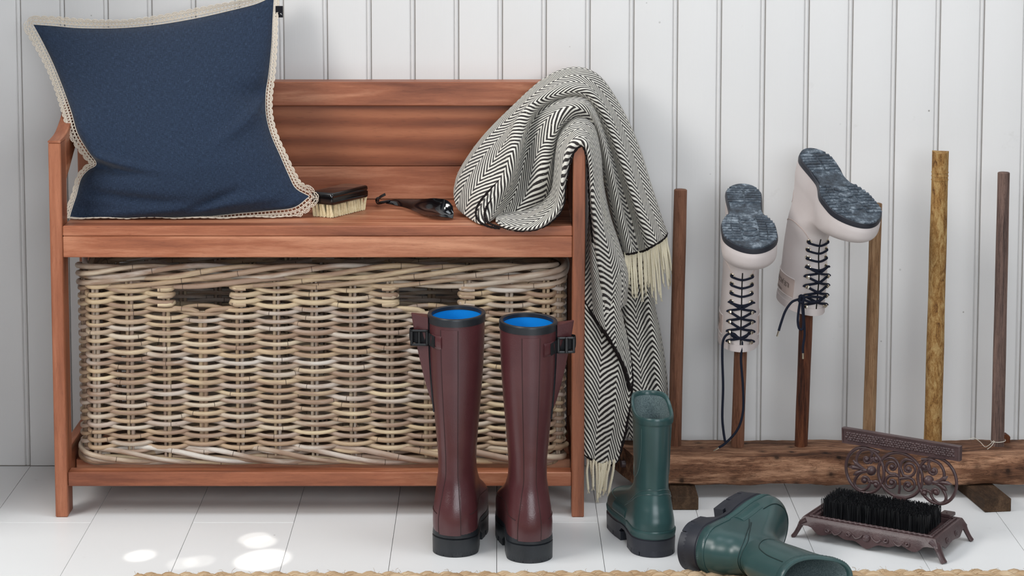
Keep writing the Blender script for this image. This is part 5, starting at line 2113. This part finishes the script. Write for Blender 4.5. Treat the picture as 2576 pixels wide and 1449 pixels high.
for c, sg in ((0.20, 1), (0.36, 1), (0.64, -1), (0.80, -1)):
    pts = []
    for a in np.linspace(0, 1, 30):
        th_ = a * 2 * math.pi * 1.35
        r = 0.0050 * (1 - 0.75 * a)
        pts.append(apron_pt(LU * c + sg * r * math.cos(th_) * 1.0, 0.0205 + r * 0.8 * math.sin(th_), 0.0008))
    mb.tube(pts, np.linspace(0.0013, 0.0018, 30), n=6)
    pts = [apron_pt(LU * c + sg * 0.0074, 0.0205, 0.0004), apron_pt(LU * c + sg * 0.013, 0.0165, 0.0006), apron_pt(LU * c + sg * 0.020, 0.0190, 0.0006), apron_pt(LU * c + sg * 0.024, 0.0235, 0.0003)]
    mb.tube(spline(pts, 20), np.linspace(0.0014, 0.0008, 20), n=6)
for t0 in (0.33, 0.66):
    pts = []
    for a in np.linspace(0, 1, 24):
        th_ = a * 2 * math.pi * 1.3
        r = 0.0050 * (1 - 0.75 * a)
        q = sp(LU + 0.0052, LV * t0 + r * math.cos(th_), 0.0215 + r * math.sin(th_))
        pts.append(q)
    mb.tube(pts, np.linspace(0.0012, 0.0016, 24), n=6)
mb.build('apron_scroll', MAT['iron'], scr, fix=False)


def ball(c, r, mb, sq=(1, 1, 1), n=14):
    G = []
    for i in range(9):
        th_ = math.pi * i / 8
        G.append([(c[0] + r * sq[0] * math.sin(th_) * math.cos(2 * math.pi * k / n), c[1] + r * sq[1] * math.sin(th_) * math.sin(2 * math.pi * k / n), c[2] + r * sq[2] * math.cos(th_)) for k in range(n)])
    mb.grid(np.array(G), wv=True)


mb = MB()
ball(apron_pt(LU * 0.5, 0.0195, 0.0005), 0.0062, mb, (1.1, 0.6, 0.9))
mb.build('apron_boss', MAT['iron'], scr, sharp=80)

# bristles: a dense rectangular brush
b0, b1, b2 = PZ(2067, 1299, 0.030), PZ(2331, 1346, 0.030), PZ(2368, 1314, 0.030)
ub, vb = b1 - b0, b2 - b1
mb = MB()
rs = random.Random(17)
HB = 0.0285
for i in range(64):
    for j in range(15):
        for rep in range(3):
            fu, fv = (i + rs.uniform(0, 1)) / 64, (j + rs.uniform(0, 1)) / 15
            p = b0 + ub * fu + vb * fv
            lean = Vector((rs.gauss(0, .0012), rs.gauss(0, .0012), 0))
            if rs.random() < 0.02:
                lean *= 3
            h_ = HB + rs.gauss(0, 0.0006)
            r = 0.00070
            q = p + lean + Vector((0, 0, h_))
            o = len(mb.v)
            a0 = rs.uniform(0, 2)
            for c, k in ((p, 1.0), (q, 0.8)):
                for m_ in range(3):
                    a = a0 + m_ * 2.094
                    mb.v.append((c.x + r * k * math.cos(a), c.y + r * k * math.sin(a), c.z))
            for m_ in range(3):
                n2 = (m_ + 1) % 3
                mb.f.append([o + m_, o + n2, o + 3 + n2, o + 3 + m_])
                mb.uv.append([(0, 0)] * 4)
            mb.f.append([o + 3, o + 4, o + 5])
            mb.uv.append([(0, 0)] * 3)
br_ = mb.build('bristles', MAT['bristle'], scr, fix=False, smooth_=False)
br_['kind'] = 'stuff'
mb = MB()
quad = [b0, b1, b2, b0 + vb]
cq = sum(quad, Vector()) / 4
mb.grid(np.array([[tuple(cq + (p - cq) * 0.91 + Vector((0, 0, z))) for p in quad] for z in (-0.004, HB * 0.86)]), wv=True)
mb.poly([tuple(cq + (p - cq) * 0.91 + Vector((0, 0, HB * 0.86))) for p in quad])
mb.build('brush_block', MAT['bristle'], scr, sharp=30)

# scrollwork panel and scraper bar: a flat casting standing along the back of the tray
PO = FL + ev * LV * 0.80
PNn = eu.cross(Vector((0, 0, 1))).normalized()
if PNn.y > 0:
    PNn = -PNn


def PP(zx, zy, out=0.0):
    """a point of the panel's own plane; (zx, zy) in the detail measure of the photograph."""
    d = _ray(zx / 3.814 + 1960, zy / 3.814 + 1040)
    o = Vector((0, -CAM_D, CAM_H))
    t = (PO - o).dot(PNn) / d.dot(PNn)
    return o + d * t + PNn * out


def stroke(name, pts, r, n=50, closed=False, mb=None, flat=(1.0, 0.9), taper=None):
    own = mb is None
    mb = mb or MB()
    P = spline([PP(a, b) for a, b in pts], n, closed)
    R = np.full(n, r) if taper is None else np.interp(np.linspace(0, 1, n), np.linspace(0, 1, len(taper)), np.array(taper) * r)
    mb.tube(P, R, n=8, closed=closed, flat=flat, up=tuple(PNn))
    if own:
        return mb.build(name, MAT['iron'], scr, fix=False, sharp=50)


def ell(cx, cy, a, b, n=24, tilt=0.0):
    return [(cx + a * math.cos(2 * math.pi * k / n), cy + b * math.sin(2 * math.pi * k / n) + tilt * a * math.cos(2 * math.pi * k / n)) for k in range(n)]


stroke('scroll_ring', ell(824, 545, 182, 215, tilt=0.17), 0.0027, 90, True)
stroke('scroll_ring', ell(1163, 593, 212, 214, tilt=0.17), 0.0027, 90, True)
stroke('scroll_ring', ell(1517, 645, 186, 220, tilt=0.17), 0.0027, 90, True)


def spiral(c, r0, a0, turns, sg, r=0.0024, lead=None):
    pts = list(lead or [])
    n = 22
    for k in range(n):
        f = k / (n - 1)
        a = math.radians(a0) + sg * f * turns * 2 * math.pi
        q = r0 * (1 - 0.80 * f)
        pts.append((c[0] + q * math.cos(a), c[1] + q * math.sin(a)))
    mb = MB()
    stroke('scroll', pts, r, 70, mb=mb, taper=[1.0, 1.0, 1.0, 0.9, 0.8])
    ball(tuple(PP(c[0], c[1])), 0.0042, mb, (1, 0.9, 1))
    mb.build('scroll', MAT['iron'], scr, fix=False, sharp=60)


spiral((1085, 512), 72, 70, 1.35, 1, lead=[(1150, 605), (1118, 586)])
spiral((1243, 532), 76, 60, 1.35, -1, lead=[]) if False else spiral((1243, 532), 76, 110, 1.35, -1, lead=[(1165, 520), (1190, 590)])
spiral((1080, 665), 70, -80, 1.35, -1, lead=[(1150, 605), (1120, 597)])
spiral((1240, 690), 74, -110, 1.35, 1, lead=[(1158, 625), (1190, 622)])
stroke('scroll', [(1020, 440), (1060, 425), (1110, 440), (1148, 500), (1152, 600), (1158, 700), (1150, 770)], 0.0022)
stroke('scroll', [(1165, 520), (1175, 470), (1215, 440), (1270, 450), (1310, 470)], 0.0022)
def mir(p):
    return (2326 - p[0], p[1] + 0.17 * (2326 - 2 * p[0]))


for side in (0, 1):
    F = mir if side else (lambda p: p)
    D = -1 if side else 1
    sp_ = lambda c, r0, a0, turns, sg, lead: spiral(F(c), r0, 180 - a0 if side else a0, turns, sg * D, lead=[F(p) for p in lead])
    stroke('scroll', [F(p) for p in [(960, 372), (880, 345), (790, 355), (745, 420), (752, 490), (800, 540), (870, 552)]], 0.0026)
    sp_((842, 440), 44, -30, 1.2, 1, [(880, 352), (892, 385)])
    sp_((934, 436), 32, 200, 1.1, -1, [(872, 478), (890, 460)])
    stroke('scroll', [F(p) for p in [(860, 552), (780, 570), (728, 640), (735, 700), (790, 735), (850, 712), (874, 664)]], 0.0026)
    sp_((822, 642), 40, 20, 1.15, -1, [(874, 668), (868, 655)])
    sp_((930, 684), 36, -150, 1.1, 1, [(874, 664), (886, 652)])
    for tip in ((668, 512), (708, 448), (712, 590)):
        stroke('scroll_leaf', [F(p) for p in [(835, 546), ((835 + tip[0]) / 2, (546 + tip[1]) / 2 + (10 if tip[1] < 500 else -6)), tip]], 0.0030, 24, taper=[0.5, 0.8, 1.1, 1.3, 0.3])
    mb = MB()
    ball(tuple(PP(*F((888, 548)), 0.001)), 0.0082, mb, (1, 0.7, 1))
    mb.build('scroll_boss', MAT['iron'], scr, sharp=80)
# bar
A0, A1, A2, A3 = PP(612, 130), PP(1745, 316), PP(1742, 455), PP(614, 275)
thk = 0.0058
mb = MB()
quad = [A0, A1, A2, A3]
cq = sum(quad, Vector()) / 4
lay = []
for o_, k in ((-thk, 0.985), (-thk + .001, 1), (thk - 0.001, 1), (thk, 0.985), (thk, 0.93), (thk - 0.0015, 0.915)):
    lay.append([tuple(cq + Vector(((p - cq).x * (k if k > .95 else 1 - (1 - k) * 0.35), (p - cq).y * (k if k > .95 else 1 - (1 - k) * 0.35), (p - cq).z * (k if k > .95 else 1 - (1 - k) * 2.2))) + PNn * o_) for p in quad])
mb.grid(np.array(lay), wv=True)
mb.f.append([0, 1, 2, 3])
mb.uv.append([(0, 0)] * 4)
mb.f.append([20, 21, 22, 23])
mb.uv.append([(0, 0)] * 4)
mb.build('scraper_bar', MAT['iron'], scr, sharp=30)
mb = MB()
for i in range(40):
    for j in range(4):
        fu = (i + 0.5 * (j % 2) + rs.uniform(.3, .7)) / 40.6 * 0.93 + 0.035
        fv = (j + rs.uniform(.35, .65)) / 4 * 0.56 + 0.22
        p = A0 * (1 - fu) * (1 - fv) + A1 * fu * (1 - fv) + A2 * fu * fv + A3 * (1 - fu) * fv
        ball(tuple(p + PNn * (thk - 0.0018)), rs.uniform(0.0029, 0.0038), mb, (1.05, 0.45, 0.72), 7)
hm = mb.build('hammered_relief', MAT['iron'], scr, sharp=80)
hm['kind'] = 'stuff'
t0 = PZ(2384, 1290, 0.040)
mb = MB()
Mt = Matrix.Translation(t0) @ Matrix.Rotation(math.atan2(eu.y, eu.x), 4, 'Z')
mb.cbox((-0.010, -0.012, -0.005), (0.0095, 0.010, 0.001), 0.0012, Mt)
mb.tube([tuple(t0 + Vector((-0.002, -0.003, 0.0005))), tuple(t0 + Vector((-0.002, -0.003, 0.0018)))], 0.0012, n=8)
mb.build('swivel_tab', MAT['iron'], scr, sharp=30)
mb = MB()
pb_ = PP(1163, 800)
mb.cbox((-0.012, -0.003, 0), (0.012, 0.003, max(0.01, pb_.z - 0.026)), 0.001, Matrix.Translation(Vector((pb_.x, pb_.y, 0.028))) @ Matrix.Rotation(math.atan2(eu.y, eu.x), 4, 'Z'))
mb.build('panel_foot', MAT['iron'], scr, sharp=30)


# ---------------------------------------------------------------- braided jute rug along the front
rug = thing('jute_rug', 'braided natural jute rug, its far edge along the bottom of the picture', 'rug', (0.3, -0.70, 0))
e0 = PZ(420, 1440, 0.017)
e1 = PZ(2560, 1431, 0.017)
rj = random.Random(31)
dirx = (e1 - e0)
dirx.z = 0
dirx.normalize()
perp = Vector((dirx.y, -dirx.x, 0))
XL0 = PZ(345, 1449, 0.010).x
PER = 0.082
for row in range(7):
    nx = 420
    ph0 = rj.uniform(0, 6)
    for k in range(3):
        xs = np.linspace(0, 1.92, nx)
        ph = 2 * math.pi * xs / PER + 2 * math.pi * k / 3 + ph0 + 0.5 * np.sin(xs * 7 + row)
        y = 0.0068 * np.sin(ph)
        z = 0.0098 + 0.0042 * np.sin(2 * ph) * 1.0
        rad = 0.0070 * (1 + 0.10 * np.sin(ph * 2 + 1.2) + 0.05 * np.sin(xs * 131 + k))
        base = e0 + perp * (0.0125 + row * 0.0262)
        base.x = base.x
        pts = []
        for i in range(nx):
            p = base + dirx * (xs[i] + (XL0 - base.x) / dirx.x)
            p = p + perp * y[i]
            pts.append((p.x, p.y + 0.0015 * math.sin(xs[i] * 9), max(z[i], rad[i] * 0.86)))
        mb = MB()
        mb.tube(pts, rad, n=9, flat=(1.12, 0.86), up=(0, 0, 1))
        mb.build('braid_strand', MAT['jute'], rug, fix=False, sharp=80)
mb = MB()
for k in range(420):
    x = rj.uniform(0, 1.9)
    p = e0 + dirx * (x + (XL0 - e0.x) / dirx.x) + perp * rj.uniform(0.002, 0.02) + Vector((0, 0, 0.0))
    p.z = rj.uniform(0.010, 0.017)
    q = p + Vector((rj.uniform(-.008, .008), rj.uniform(-.002, .008), rj.uniform(0.001, 0.007)))
    m_ = (p + q) / 2 + Vector((rj.uniform(-.003, .003), 0, rj.uniform(0, .003)))
    mb.tube(spline([p, m_, q], 6), 0.00022, n=3, caps=False)
fz = mb.build('loose_fibres', MAT['jute'], rug, fix=False)
fz['kind'] = 'stuff'
